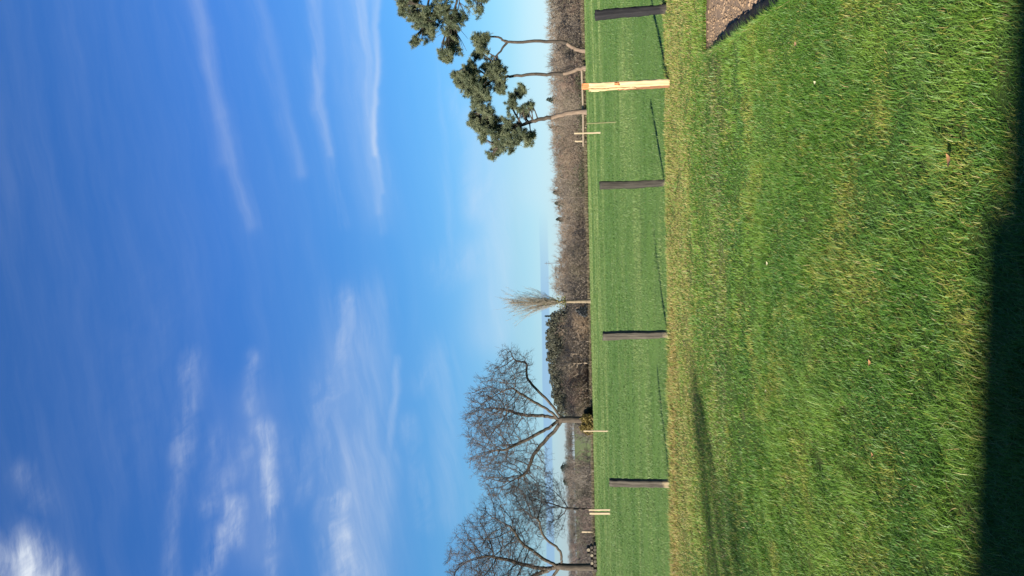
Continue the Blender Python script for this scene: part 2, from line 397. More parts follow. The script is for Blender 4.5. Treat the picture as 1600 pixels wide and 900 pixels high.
tint[~near_m] = fldc[~near_m]
wood_floor = co[:, 1] > 91 + 1.5 * fbm(co[:, 0], co[:, 1], .2, 2)
tint[wood_floor] = np.array([.075, .06, .04])
farfield = (co[:, 1] > 168) & (co[:, 0] < -12)
tint[farfield] = np.array([.08, .10, .04])
a = me.color_attributes.new('tint', 'FLOAT_COLOR', 'POINT')
c4 = np.ones((n, 4), np.float32); c4[:, :3] = tint; a.data.foreach_set('color', c4.ravel())
me.polygons.foreach_set('use_smooth', np.ones(len(me.polygons), bool)); me.update()
m, t, o = new_mat('turf')
bs = t.nodes.new('ShaderNodeBsdfPrincipled'); bs.inputs['Roughness'].default_value = .95; bs.inputs['Specular IOR Level'].default_value = .1
an = t.nodes.new('ShaderNodeAttribute'); an.attribute_name = 'tint'
tcg = t.nodes.new('ShaderNodeTexCoord'); mpg = t.nodes.new('ShaderNodeMapping'); mpg.inputs['Scale'].default_value = (.55, 1, 1)
t.links.new(tcg.outputs['Object'], mpg.inputs[0])
f1 = noise(mpg.outputs[0], 9.0, 8, .7, tree=t); f2 = noise(mpg.outputs[0], 1.3, 4, .6, tree=t)
k = mth('ADD', mth('MULTIPLY', f1, 1.1), mth('MULTIPLY', f2, .7), tree=t); k = mth('ADD', k, .12, tree=t)
sc_ = t.nodes.new('ShaderNodeVectorMath'); sc_.operation = 'SCALE'; t.links.new(an.outputs['Color'], sc_.inputs[0]); t.links.new(k, sc_.inputs['Scale'])
t.links.new(sc_.outputs[0], bs.inputs['Base Color'])
bn = t.nodes.new('ShaderNodeBump'); bn.inputs['Strength'].default_value = .6; bn.inputs['Distance'].default_value = .05
t.links.new(f1, bn.inputs['Height']); t.links.new(bn.outputs[0], bs.inputs['Normal']); t.links.new(bs.outputs[0], o.inputs[0])
g = link_mesh('ground', me, m); set_props(g, kind='structure')

# ------------------------------------------------------------------ bare soil bed, sunk a little below the turf
def soil():
    BZ = -0.05
    st = .022; gx = np.arange(.9, 11.05, st); gy = np.arange(2.5, TIP.y + .6, st)
    X, Y = np.meshgrid(gx, gy)
    keep_v = in_bed(X, Y, .05)
    Z = BZ + .04 * (fbm(X, Y, 1.1, 3) - .5) + .025 * (np.abs(fbm(X, Y, 5.5, 4) - .5)) + .010 * (fbm(X, Y, 21, 3) - .5)
    nx, ny = len(gx), len(gy)
    ii, jj = np.meshgrid(np.arange(nx - 1), np.arange(ny - 1)); b = (jj * nx + ii).ravel()
    Q = np.stack([b, b + 1, b + nx + 1, b + nx], 1); kv = keep_v.ravel()
    Q = Q[kv[Q].all(1)]
    used = np.unique(Q); mp = -np.ones(nx * ny, int); mp[used] = np.arange(len(used))
    V = np.stack([X.ravel(), Y.ravel(), Z.ravel()], 1)[used]
    o = link_mesh('soil_bed', mesh_np('soil_bed', V, mp[Q], smooth=True), M_soil); set_props(o, kind='structure')
    # crumbs and clods lying on the raked soil
    n = 26000; cx = 1.2 + RNG.random(n) * 6.5; cy = 3.2 + RNG.random(n) * (TIP.y - 3.2); k = in_bed(cx, cy, -.015); cx, cy = cx[k], cy[k]; n = len(cx)
    i0 = np.clip(np.round((cx - gx[0]) / st).astype(int), 0, nx - 1); j0 = np.clip(np.round((cy - gy[0]) / st).astype(int), 0, ny - 1); cz = Z[j0, i0]
    oc = np.array([[1, 0, 0], [-1, 0, 0], [0, 1, 0], [0, -1, 0], [0, 0, 1], [0, 0, -1.0]])
    rs = (.006 + .022 * RNG.random(n) ** 3.5)[:, None, None]
    Vc = np.stack([cx, cy, cz], 1)[:, None, :] + (oc[None] * (.65 + .7 * RNG.random((n, 6, 1))) + RNG.normal(0, .18, (n, 6, 3))) * rs
    tr = np.array([[0, 2, 4], [2, 1, 4], [1, 3, 4], [3, 0, 4], [2, 0, 5], [1, 2, 5], [3, 1, 5], [0, 3, 5]])
    Tc = (np.arange(n) * 6)[:, None, None] + tr[None]
    M_clod = mat_noise('soil_crumb', [(0.3, (.120, .080, .048)), (0.7, (.245, .168, .106))], 5.0, 2)
    cl = link_mesh('clods', mesh_np('clods', Vc.reshape(-1, 3), None, Tc.reshape(-1, 3)), M_clod, parent=o); cl['kind'] = 'stuff'
    parts = []                                       # the cut edge of the turf
    for d, L in ((bd1, 8.5), (bd2, 7.6)):
        nn = int(L / .04); pts = []
        for i in range(nn + 1):
            p = TIP + d * (L * i / nn); q = (Vector((d.y, -d.x, 0)) if d is bd1 else Vector((-d.y, d.x, 0)))
            z0 = float(zoff(p.x, p.y)) - .004
            j = .012 + .03 * random.random()
            pts += [(p.x, p.y, z0), (p.x + q.x * j, p.y + q.y * j, z0 - .03), (p.x + q.x * .02, p.y + q.y * .02, -.22)]
        pts = np.array(pts); q = []
        for i in range(nn):
            for r in range(2): q.append([i * 3 + r, i * 3 + r + 1, i * 3 + 4 + r, i * 3 + 3 + r])
        parts.append((pts, np.array(q)))
    Vv, Qq = merge(parts)
    e = link_mesh('turf_edge', mesh_np('turf_edge', Vv, Qq), M_soil_dark, parent=o)
soil()
def bed_strip():
    """uneven black strip laid between the turf and the soil on the near side of the bed"""
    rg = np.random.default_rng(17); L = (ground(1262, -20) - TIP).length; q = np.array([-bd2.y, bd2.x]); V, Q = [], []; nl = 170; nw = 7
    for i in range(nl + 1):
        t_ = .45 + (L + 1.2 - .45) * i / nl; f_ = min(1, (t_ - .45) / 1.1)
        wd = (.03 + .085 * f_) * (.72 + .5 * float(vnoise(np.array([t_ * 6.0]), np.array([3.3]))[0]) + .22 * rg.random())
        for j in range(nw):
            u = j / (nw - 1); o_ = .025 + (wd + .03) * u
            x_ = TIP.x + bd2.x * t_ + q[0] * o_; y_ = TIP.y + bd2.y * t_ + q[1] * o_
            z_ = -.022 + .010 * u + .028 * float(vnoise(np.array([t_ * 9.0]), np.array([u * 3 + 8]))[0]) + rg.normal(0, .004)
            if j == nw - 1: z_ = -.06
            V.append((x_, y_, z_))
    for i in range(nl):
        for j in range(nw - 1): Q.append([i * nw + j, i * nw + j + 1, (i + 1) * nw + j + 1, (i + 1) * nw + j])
    mm = mat_noise('strip_black', [(.3, (.004, .004, .004)), (.7, (.012, .011, .010))], 12, 5, rough=.8, bump=.3)
    o = link_mesh('ragged_strip', mesh_np('ragged_strip', np.array(V), np.array(Q)), mm)
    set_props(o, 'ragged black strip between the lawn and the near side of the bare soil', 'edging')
bed_strip()

# ------------------------------------------------------------------ grass
def blades(name, x, y, h, w, cols, lean=0.6, bend=1.0, seg=2, windx=0.0, windy=0.0, zadd=0.0):
    n = len(x); z = zoff(x, y) + zadd - .006
    ang = RNG.random(n) * 2 * math.pi
    dx, dy = np.cos(ang), np.sin(ang)                       # facing (width) direction
    la = RNG.random(n) * 2 * math.pi; lm = np.abs(RNG.normal(0, lean, n)).clip(0, 1.6)
    lx = np.cos(la) * lm + windx; ly = np.sin(la) * lm + windy
    nv = 2 * seg + 1
    V = np.empty((n, nv, 3), np.float32)
    for s in range(seg + 1):
        f = s / seg
        off = (f ** (1 + bend))
        hz = h * (f - .28 * np.minimum(lm, 1.5) * f * f)
        px = x + lx * h * off; py = y + ly * h * off; pz = z + hz
        ww = w * (1 - f ** 1.5) * .5
        if s < seg:
            V[:, 2 * s, 0] = px - dx * ww; V[:, 2 * s, 1] = py - dy * ww; V[:, 2 * s, 2] = pz
            V[:, 2 * s + 1, 0] = px + dx * ww; V[:, 2 * s + 1, 1] = py + dy * ww; V[:, 2 * s + 1, 2] = pz
        else:
            V[:, 2 * s, 0] = px; V[:, 2 * s, 1] = py; V[:, 2 * s, 2] = pz
    base = (np.arange(n) * nv)[:, None]
    quads = [base + np.array([[2 * s, 2 * s + 1, 2 * s + 3, 2 * s + 2]]) for s in range(seg - 1)]
    quads = np.concatenate(quads) if quads else None
    tris = base + np.array([[2 * seg - 2, 2 * seg - 1, 2 * seg]])
    C = np.repeat(cols[:, None, :], nv, axis=1).reshape(-1, 3)
    return mesh_np(name, V.reshape(-1, 3), quads, tris, C)
def fan(n, d0, d1, power, margin):
    """points on the ground between two distances, thinning out with distance, wider than the view"""
    uu_ = RNG.random(n)
    d = d0 * (d1 / d0) ** uu_ if power == 0 else (d0 ** power + uu_ * (d1 ** power - d0 ** power)) ** (1 / power)
    half = .372 * d + margin
    return (RNG.random(n) * 2 - 1) * half, d
def patch_h(x, y):
    t_ = fbm(x + 5, y - 3, 1.9, 3); u_ = fbm(x - 8, y + 2, 7.5, 2)
    v_ = np.clip((fbm(x - 60, y + 12, 3.1, 3) - .56) * 6, 0, 1)
    return (.38 + .70 * t_) * (.40 + 1.15 * u_) * (1 + .55 * v_)
def worn(x, y):
    k_ = np.zeros(len(x))
    for (c, r) in DIVOTS: k_ = np.maximum(k_, np.exp(-((x - c.x) ** 2 + (y - c.y) ** 2) / (r * .9) ** 2))
    thin = np.clip((.46 - fbm(x + 77, y - 21, 2.3, 3)) * 5, 0, .5)
    return RNG.random(len(x)) > np.maximum(k_ * 1.15, thin)
# lawn
N1 = 500000
x, y = fan(N1, 2.3, 7.2, 1.3, 1.4)
k = ~in_bed(x, y, -.01) & (y < fence_y(x)) & worn(x, y); x, y = x[k], y[k]
h1 = (.030 + .045 * RNG.random(len(x)) ** 1.6) * patch_h(x, y)
w1_ = .0030 + .0028 * RNG.random(len(x))
me1 = blades('lawn_grass', x, y, h1, w1_, lawn_tint(x, y, len(x)), 1.0, 1.0, 2, .25, .2)
lg = link_mesh('lawn_grass', me1, M_blade); set_props(lg, kind='stuff', label='short green lawn grass in front of the fence posts', cat='grass')
N2 = 400000
x, y = fan(N2, 6.8, 14.6, 1.1, 2.6)
k = ~in_bed(x, y, -.01) & (y < fence_y(x) + .05) & worn(x, y); x, y = x[k], y[k]
fr = np.clip(sstep(1.6, .4, fence_y(x) - y), 0, 1)
h1 = (.030 + .04 * RNG.random(len(x)) ** 1.6) * patch_h(x, y) * (1 + .5 * fr)
w1_ = (.0046 + .0040 * RNG.random(len(x))) * (y / 9.0) ** .6
me2 = blades('lawn_grass', x, y, h1, w1_, lawn_tint(x, y, len(x)), .9, 1.0, 2, .25, .2)
lg2 = link_mesh('rough_grass', me2, M_blade); set_props(lg2, kind='stuff', label='drier rough grass along the foot of the fence posts', cat='grass')
# tufts hanging over the cut edge of the soil bed
ex, ey = [], []
for d_, L_ in ((bd1, 6.5), (bd2, 6.5)):
    q_ = (np.array([d_.y, -d_.x]) if d_ is bd1 else np.array([-d_.y, d_.x])); n_ = 6500
    t_ = RNG.random(n_) * L_; reach = -.05 + .17 * fbm(t_, t_ * .3 + (3 if d_ is bd1 else 40), 4.5, 3) ** 1.2
    o_ = RNG.uniform(-.06, 1, n_) * np.where(RNG.random(n_) < .5, np.maximum(reach, 0), .02)
    if d_ is bd2: o_ = np.where(o_ > 0, np.minimum(o_ * .3, .022), o_)
    ex.append(TIP.x + d_.x * t_ + q_[0] * o_); ey.append(TIP.y + d_.y * t_ + q_[1] * o_)
ex = np.concatenate(ex); ey = np.concatenate(ey)
me_ = blades('edge_grass', ex, ey, .035 + .075 * RNG.random(len(ex)) ** 1.4, .0045 + .004 * RNG.random(len(ex)), lawn_tint(ex, ey, len(ex)), .8, 1.0, 2, .2, .15, -.012)
eg = link_mesh('edge_grass', me_, M_blade); set_props(eg, kind='stuff', label='longer grass hanging over the cut edge of the bare soil', cat='grass')
# field
N3 = 520000
x, y = fan(N3, 13.2, 89, .25, 8)
k = (y > fence_y(x)); x, y = x[k], y[k]
h1 = (.03 + .05 * RNG.random(len(x))) * patch_h(x * .35, y * .35) * (.9 + .006 * y)
w1_ = (.006 + .006 * RNG.random(len(x))) * (y / 14)
me3 = blades('field_grass', x, y, h1, w1_, lawn_tint(x, y, len(x)), .7, 1.0, 1, .2, .3)
fg = link_mesh('field_grass', me3, M_blade); set_props(fg, kind='stuff', label='grazed green pasture grass beyond the fence posts', cat='grass')
# tan dead grass on the bank at the far edge
N4 = 26000
x = (RNG.random(N4) * 2 - 1) * 62; y = 88.5 + RNG.random(N4) ** 1.3 * 4
h1 = (.25 + .35 * RNG.random(N4)) * (.35 + 1.0 * fbm(x, y * .2, .15, 3)); cc = np.array([.125, .10, .058]) * (.6 + .7 * RNG.random(N4))[:, None]
me4 = blades('bank_grass', x, y, h1, .05 + .05 * RNG.random(N4), cc, .5, 1.0, 1)
bgz = link_mesh('bank_grass', me4, M_blade); set_props(bgz, kind='stuff', label='tan dead grass on the bank along the far edge of the field', cat='grass')

# ------------------------------------------------------------------ fallen leaves, pale flecks on the lawn
def leaf_mesh(L, Wd, curl):
    V, Q = [], []
    nseg = 8
    for i in range(nseg + 1):
        t_ = i / nseg; w_ = Wd * math.sin(math.pi * min(max(t_ * .94 + .03, 0), 1)) ** .8 * (1 + .18 * math.sin(t_ * 21))
        z_ = curl * (t_ - .5) ** 2 * 4
        for s_ in (-1, 0, 1): V.append((L * (t_ - .5), s_ * w_ / 2, z_ + abs(s_) * curl * .5))
    for i in range(nseg):
        for r_ in range(2): Q.append([i * 3 + r_, i * 3 + r_ + 1, i * 3 + 4 + r_, i * 3 + 3 + r_])
    return mesh_np('leaf', np.array(V), np.array(Q), smooth=True)
M_lo = mat_noise('dead_leaf_orange', [(.3, (.2, .10, .04)), (.7, (.31, .17, .075))], 40, 4, rough=.7)
M_lp = mat_noise('dead_leaf_pale', [(.3, (.27, .25, .14)), (.7, (.38, .36, .24))], 40, 4, rough=.7)
M_lb = mat_noise('dead_leaf_brown', [(.3, (.13, .075, .04)), (.7, (.26, .16, .09))], 40, 4, rough=.7)
LEAVES = [((1500, 250), .105, .038, M_lo, 'long orange dead leaf lying in the nearest sunlit grass'),
          ((1208, 411), .055, .038, M_lp, 'bright cream dead leaf out in the middle of the lawn'),
          ((1207, 610), .040, .030, M_lp, 'small pale leaf in the lawn straight out from the tall bare oak'),
          ((1289, 129), .045, .030, M_lp, 'pale curled leaf on the lawn nearest the bare soil bed'),
          ((1258, 68), .050, .034, M_lb, 'brown dead leaf on the turf just below the edge of the bare soil bed'),
          ((1376, 566), .055, .026, M_lo, 'tan dead leaf midway between the house shadow and the small pale leaf'),
          ((1381, 711), .050, .034, M_lo, 'orange leaf on the lawn nearest the left end, close to the house shadow')]
for (px, L, wd, mt, lab) in LEAVES:
    p = ground(*px); me = leaf_mesh(L * .62, wd * .62, .007)
    o = link_mesh('fallen_leaf', me, mt, origin=(p.x, p.y, float(zoff(p.x, p.y)) + .052))
    o.rotation_euler = (random.uniform(.1, .45), random.uniform(-.15, .15), random.uniform(-.6, .6))
    set_props(o, lab, 'leaf', 'dead leaves fallen on the lawn')

# ------------------------------------------------------------------ fence posts
def mat_timber(name, lo, hi, base=None, grain=18.0):
    m, t, o = new_mat(name)
    b = t.nodes.new('ShaderNodeBsdfPrincipled'); b.inputs['Roughness'].default_value = .85; b.inputs['Specular IOR Level'].default_value = .25
    tc_ = t.nodes.new('ShaderNodeTexCoord'); mp = t.nodes.new('ShaderNodeMapping'); mp.inputs['Scale'].default_value = (grain, grain, 1.1)
    t.links.new(tc_.outputs['Object'], mp.inputs[0])
    f = noise(mp.outputs[0], 2.2, 7, .65, .5, tree=t)
    rp = t.nodes.new('ShaderNodeValToRGB'); t.links.new(f, rp.inputs[0])
    rp.color_ramp.elements[0].position = .3; rp.color_ramp.elements[0].color = (*lo, 1)
    rp.color_ramp.elements[1].position = .72; rp.color_ramp.elements[1].color = (*hi, 1)
    c = rp.outputs[0]
    if base is not None:                                   # bleached, splashed foot
        sp = t.nodes.new('ShaderNodeSeparateXYZ'); t.links.new(tc_.outputs['Object'], sp.inputs[0])
        ns = noise(tc_.outputs['Object'], 14, 4, tree=t)
        hgt = mth('ADD', sp.outputs[2], mth('MULTIPLY', mth('SUBTRACT', ns, .5, tree=t), .3, tree=t), tree=t)
        k_ = mth('MULTIPLY', mth('SUBTRACT', base[1], hgt, tree=t), 9.0, clamp=True, tree=t)
        c = mixc(k_, c, (*base[0], 1), tree=t)
    t.links.new(c, b.inputs['Base Color'])
    bn = t.nodes.new('ShaderNodeBump'); bn.inputs['Strength'].default_value = .7; bn.inputs['Distance'].default_value = .012
    t.links.new(f, bn.inputs['Height']); t.links.new(bn.outputs[0], b.inputs['Normal']); t.links.new(b.outputs[0], o.inputs[0])
    return m
def post_mesh(wb, wt, db, dt, h, seed, nz=26, chip=0.012, rag=.02):
    """an uneven sawn timber post: split grain, worn arrises, ragged top, slight taper"""
    rg = np.random.default_rng(seed); nper = 5; V = []; side = []
    for s in range(4):
        for i in range(nper): side.append((s, i / nper))
    k = len(side); grooves = rg.normal(0, .0055, k); wav = rg.normal(0, .004, (nz + 1, 2)).cumsum(0) * .6; chipz = rg.random((nz + 1, k))
    for iz in range(nz + 1):
        f = iz / nz; z = -.25 + (h + .25) * f
        for j, (s, u) in enumerate(side):
            q = [(-1 + 2 * u, -1), (1, -1 + 2 * u), (1 - 2 * u, 1), (-1, 1 - 2 * u)][s]
            cr = .965 if u == 0 else 1.0
            w_ = (wb + (wt - wb) * f) / 2; d_ = (db + (dt - db) * f) / 2
            jx = rg.normal(0, .0026) + grooves[j] + wav[iz, 0]; jy = rg.normal(0, .0026) + grooves[j] + wav[iz, 1]
            if u == 0 and chipz[iz, j] < .16: cr *= .90
            zz = z + (rg.uniform(-rag, rag * .4) if iz == nz else 0)
            V.append((q[0] * w_ * cr + jx, q[1] * d_ * cr + jy, zz))
    Q = [[i * k + j, i * k + (j + 1) % k, (i + 1) * k + (j + 1) % k, (i + 1) * k + j] for i in range(nz) for j in range(k)]
    V.append((0, 0, h - rag * .4)); c = len(V) - 1
    T = [[nz * k + j, nz * k + (j + 1) % k, c] for j in range(k)]
    return mesh_np('post', np.array(V), np.array(Q), np.array(T))
M_post_black = mat_timber('creosoted_timber', (.007, .007, .009), (.024, .022, .022), ((.04, .034, .028), .14))
M_post_dark = mat_timber('weathered_dark_timber', (.013, .0115, .009), (.055, .049, .039), ((.12, .095, .06), .05))
M_post_brown = mat_timber('weathered_brown_timber', (.020, .0175, .013), (.088, .077, .060), ((.21, .17, .10), .08))
M_post_pale = mat_timber('weathered_timber_pale_foot', (.019, .016, .012), (.080, .070, .055), ((.19, .15, .09), .16))
def place_post(top, bot, mat, wb, wt, d, seed, label, yaw=0.0, base_off=0.0):
    """top and foot given where the photo shows them; the foot stands on the ground, the post leans as seen"""
    b_ = ground(*bot); b_.z = float(zoff(b_.x, b_.y))
    t_ = at(top[0], top[1], b_.y)
    ax = t_ - b_; h = ax.length
    o = link_mesh('fence_post', post_mesh(wb, wt, d, d * .97, h, seed), mat, origin=b_)
    q = Vector((0, 0, 1)).rotation_difference(ax.normalized())
    o.rotation_mode = 'QUATERNION'; o.rotation_quaternion = q @ Matrix.Rotation(yaw, 4, 'Z').to_quaternion()
    set_props(o, label, 'fence post', 'row of upright fence posts across the lawn edge')
    return o, b_, t_, h
place_post((929, 25), (1042, 14), M_post_black, .115, .142, .115, 1, 'thick blackened leaning fence post nearest the bare soil bed', .35)
place_post((936.5, 290.5), (1038, 286.5), M_post_dark, .094, .132, .10, 2, 'dark fence post tapering towards its foot, left of the cream split post', .12)
place_post((941.5, 525), (1043, 523), M_post_brown, .105, .145, .10, 3, 'grey brown upright fence post straight in front of the poplar and evergreens', -.05)
place_post((952, 753.5), (1047, 755), M_post_pale, .122, .122, .10, 4, 'grey fence post with a pale foot, farthest from the pines', -.2)
# the new split post: cream heartwood, orange top, red-brown bark down one side
M_cream = mat_timber('split_heartwood', (.30, .20, .10), (.47, .37, .22), None, 10)
M_orange = mat_timber('orange_wood_end', (.34, .12, .045), (.46, .19, .075), None, 10)
M_barkred = mat_timber('red_brown_bark', (.10, .048, .024), (.22, .105, .055), None, 9)
b_ = ground(1045, 128.5); b_.z = float(zoff(b_.x, b_.y)); t_ = at(909, 135.5, b_.y); ax = t_ - b_; h = ax.length
root = empty('split_post', b_); root.rotation_mode = 'QUATERNION'; root.rotation_quaternion = Vector((0, 0, 1)).rotation_difference(ax.normalized())
set_props(root, 'taller new split post of cream and orange wood with bark strips', 'fence post', 'row of upright fence posts across the lawn edge')
link_mesh('post_body', post_mesh(.115, .085, .11, .09, h - .11, 11, rag=.015), M_cream, parent=root)
cp = link_mesh('post_tip', post_mesh(.105, .095, .08, .075, .11, 12, nz=8, rag=.02), M_orange, parent=root); cp.location = (-.004, 0, h - .112 + .002)
cp.data.transform(Matrix.Translation((0, 0, 0)))
for v in cp.data.vertices:
    if v.co.z < 0: v.co.z *= .12
bk = link_mesh('bark_strip', post_mesh(.05, .028, .085, .06, h * .60, 13, rag=.03), M_barkred, parent=root); bk.location = (-.062, -.01, 0)
sv = link_mesh('splinter', post_mesh(.012, .042, .05, .055, h * .5, 14, rag=.04), M_cream, parent=root); sv.location = (-.066, -.018, h * .42)
for v in sv.data.vertices:
    if v.co.z < 0: v.co.z *= .2
kn = link_mesh('knot', post_mesh(.045, .04, .014, .014, .07, 15, nz=6, rag=.005), M_orange, parent=root); kn.location = (.0, -.056, h * .58)
for v in kn.data.vertices:
    if v.co.z < 0: v.co.z *= .05

# ------------------------------------------------------------------ pale stakes out in the field
M_stake = mat_timber('pale_stake', (.22, .17, .105), (.36, .29, .19), None, 30)
M_stake_dull = mat_timber('dull_stake', (.09, .10, .04), (.17, .165, .08), None, 30)
def stake(top, bot, wpx, mat, label, group='thin pale stakes standing in the field'):
    b_ = ground(*bot); b_.z = float(zoff(b_.x, b_.y)); t_ = at(top[0], top[1], b_.y); ax = t_ - b_
    wd = wpx * b_.y / F
    o = link_mesh('stake', post_mesh(wd, wd * .9, wd, wd * .9, ax.length, int(top[1]), nz=8, rag=.01), mat, origin=b_)
    o.rotation_mode = 'QUATERNION'; o.rotation_quaternion = Vector((0, 0, 1)).rotation_difference(ax.normalized())
    set_props(o, label, 'stake', group)
stake((897, 208.5), (939, 207.5), 2.2, M_stake, 'pale stake in the field between two thinner stakes near the pines')
stake((898, 221), (917, 221), 2.2, M_stake, 'short pale stake farther off, beside the end of the timber rail')
stake((916, 193.5), (962, 191), 1.6, M_stake_dull, 'thin dull stake low in the grass, nearest the leaning pine')
stake((912, 673.5), (950, 673.5), 1.9, M_stake, 'lone pale stake before the yellow brown bush at the oak foot')
stake((920, 796.5), (953, 796.5), 2.4, M_stake, 'slimmer stake of the pair in the field, on the oak side')
stake((921, 802), (953, 802), 3.4, M_stake, 'thicker stake of the pair in the field, on the log pile side')
stake((909, 831), (925, 831), 2.2, M_stake, 'small distant stake before the wood, between the stake pair and the log pile')

# ------------------------------------------------------------------ pines
def needle_puffs(puffs, seed, dens=1.0):
    """puffs: centre (x,y,z), radii (a,b,c) -> needle tufts made of thin blades"""
    rg = np.random.default_rng(seed); P = []; Csh = []
    for (c, r, dn) in puffs:
        vol = r[0] * r[1] * r[2]
        ns = max(4, int(15.5 * dn * (r[0] * r[2]) ** .9 + 3))
        for i in range(ns):
            d = rg.normal(size=3); d /= np.linalg.norm(d); q = np.array(c) + d * np.array(r) * (rg.random() ** .45) * .92
            ax_ = d * np.array([1, 1, .6]) + np.array([0, 0, .45]) + rg.normal(0, .45, 3); ax_ /= np.linalg.norm(ax_)
            ln = .35 + .65 * rg.random(); nt_ = int(22 * dens * dn ** .3); tt = rg.random((nt_, 1)) ** .8
            P.append(q + ax_ * (tt - .35) * ln + rg.normal(size=(nt_, 3)) * (.15 * (1.15 - tt)))
            Csh.append(np.repeat(rg.random(), nt_))
    P = np.concatenate(P); sh = np.concatenate(Csh); n = len(P); k = 9
    D = rg.normal(size=(n, k, 3)); D[:, :, 2] += .35; D /= np.linalg.norm(D, axis=2, keepdims=True)
    sd = np.cross(D, rg.normal(size=(n, k, 3))); sd /= np.linalg.norm(sd, axis=2, keepdims=True)
    L = .20 + .22 * rg.random((n, k, 1)); w_ = .013 + .013 * rg.random((n, k, 1))
    a_ = P[:, None, :] - sd * w_; b2 = P[:, None, :] + sd * w_; tip = P[:, None, :] + D * L
    V = np.stack([a_, b2, tip], 2).reshape(-1, 3); T = np.arange(len(V)).reshape(-1, 3)
    g1 = np.array([.052, .070, .040]); g2 = np.array([.130, .142, .078])
    col = g1 + (g2 - g1) * sh[:, None]; col = col * (.75 + .5 * rg.random((n, 1)))
    col = np.repeat(col, 3 * k, axis=0)
    return mesh_np('crown', V, None, T, col)
def pine(trunk_px, rad_px, branches, puffs, Y, seed, label, lit_frac=.42):
    pts = [np.array(at(x_, y_, Y)) for x_, y_ in trunk_px]
    base = Vector(pts[0]); base.z = float(zoff(base.x, base.y)) - .1
    rg = np.random.default_rng(seed)
    root = empty('pine_tree', base); set_props(root, label, 'tree', 'bare stemmed pines at the far edge of the field')
    b0 = np.array(base); pts[0] = b0
    pp = spline(pts, 26); pp[2:] += rg.normal(0, .035, (len(pp) - 2, 3))
    px = Y / F
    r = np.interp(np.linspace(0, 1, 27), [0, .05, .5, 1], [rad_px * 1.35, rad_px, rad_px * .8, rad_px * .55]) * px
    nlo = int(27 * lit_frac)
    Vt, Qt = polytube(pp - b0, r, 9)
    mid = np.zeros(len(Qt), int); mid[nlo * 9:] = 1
    link_mesh('trunk', mesh_np('trunk', Vt, Qt, smooth=True, midx=mid), [M_bark_pine, M_bark_pine_sil], parent=root)
    segs = []
    for br in branches:
        q = [np.array(at(x_, y_, Y + dz)) for x_, y_, dz in br[0]]
        sp = spline(q, 10); sp[1:] += rg.normal(0, .05, (10, 3))
        segs.append(polytube(sp - b0, np.linspace(br[1], br[1] * .45, 11) * px, 6))
    ctr = []
    for (x_, y_, rx, ry, dn) in puffs:
        c = np.array(at(x_, y_, Y + rg.uniform(-1.2, 1.2))) - b0
        ctr.append((c, (ry * px * 1.0, .5 * (rx + ry) * px * 1.1, rx * px * .98), dn))
    # thin limbs from the nearest point of trunk or limb to every clump
    for (c, r_, dn) in list(ctr):                       # loose sprays round each clump
        for q in range(2):
            d_ = rg.normal(size=3); d_ /= np.linalg.norm(d_); f_ = rg.uniform(.22, .40)
            ctr.append((c + d_ * np.array(r_) * rg.uniform(.85, 1.25), (r_[0] * f_, r_[1] * f_, r_[2] * f_), dn * .8))
    nodes = np.concatenate([pp[8:] - b0] + [s[0][::6] for s in segs]) if segs else pp[8:] - b0
    for (c, r_, dn) in ctr:
        lowq = nodes[nodes[:, 2] < c[2] + .6]
        if not len(lowq): lowq = nodes
        j = np.argmin(np.linalg.norm(lowq - c, axis=1)); s0 = lowq[j]
        mid_ = (s0 + c) / 2 + rg.normal(0, .12, 3) + np.array([0, 0, .12])
        segs.append(polytube(spline([s0, mid_, c], 6), np.linspace(.09, .035, 7), 5))
        for q in range(5):
            e = c + rg.normal(size=3) * np.array(r_) * .6
            segs.append(polytube(spline([mid_, (mid_ + e) / 2 + rg.normal(0, .1, 3), e], 4), np.linspace(.04, .015, 5), 4))
    Vb, Qb = merge(segs)
    link_mesh('limbs', mesh_np('limbs', Vb, Qb, smooth=True), M_bark_pine_sil, parent=root)
    link_mesh('crown', needle_puffs(ctr, seed + 100), M_needle, parent=root)
pine([(915, -24), (880, -22), (830, -18), (770, -20), (712, -24), (660, -26)], 4.2,
     [([(722, -23, 0), (714, 0, 0), (708, 22, .3)], 2.6), ([(690, -25, 0), (670, 0, -.3), (668, 28, -.5)], 2.4)],
     [(645, 8, 17, 18, 1.2), (664, 32, 22, 17, 1.3), (690, 6, 20, 20, 1.2), (668, 52, 17, 14, 1.0), (652, 64, 7, 6, .9), (680, 30, 20, 20, 1.2), (650, 28, 16, 12, 1.1),
      (710, 38, 15, 20, 1.2), (707, 62, 15, 14, 1.2), (696, 82, 9, 9, 1.0), (703, 88, 8, 7, .8), (716, 76, 9, 8, .8), (728, 22, 16, 10, .55), (740, 8, 16, 14, .45), (748, 22, 9, 7, .4),
      (640, -20, 20, 26, 1.1), (675, -30, 26, 30, 1.2), (650, -62, 20, 24, 1.0), (690, -70, 22, 24, 1.0), (720, -50, 14, 26, .7), (628, 2, 9, 12, 1.0), (628, 12, 6, 6, .9)],
     87.0, 21, 'largest pine, its heavy crown running out of the picture above the blackened post')
pine([(915, 80), (904, 78), (895, 74), (885, 68), (865, 65), (830, 65), (800, 65.5), (788, 65)], 3.4,
     [([(793, 65, 0), (780, 60, .2), (766, 57, .3), (757, 62, .3)], 2.0), ([(793, 66, 0), (784, 78, -.2), (774, 88, -.3), (768, 100, -.3)], 1.9)],
     [(752, 58, 10, 9, .75), (748, 68, 9, 12, .9), (756, 76, 10, 10, .85), (746, 84, 6, 7, .8), (762, 56, 7, 6, .6), (766, 98, 11, 10, .6), (772, 110, 12, 9, .6), (780, 104, 9, 9, .5), (760, 104, 7, 8, .5)],
     88.5, 22, 'slim pine with a forked top and a kinked pale foot')
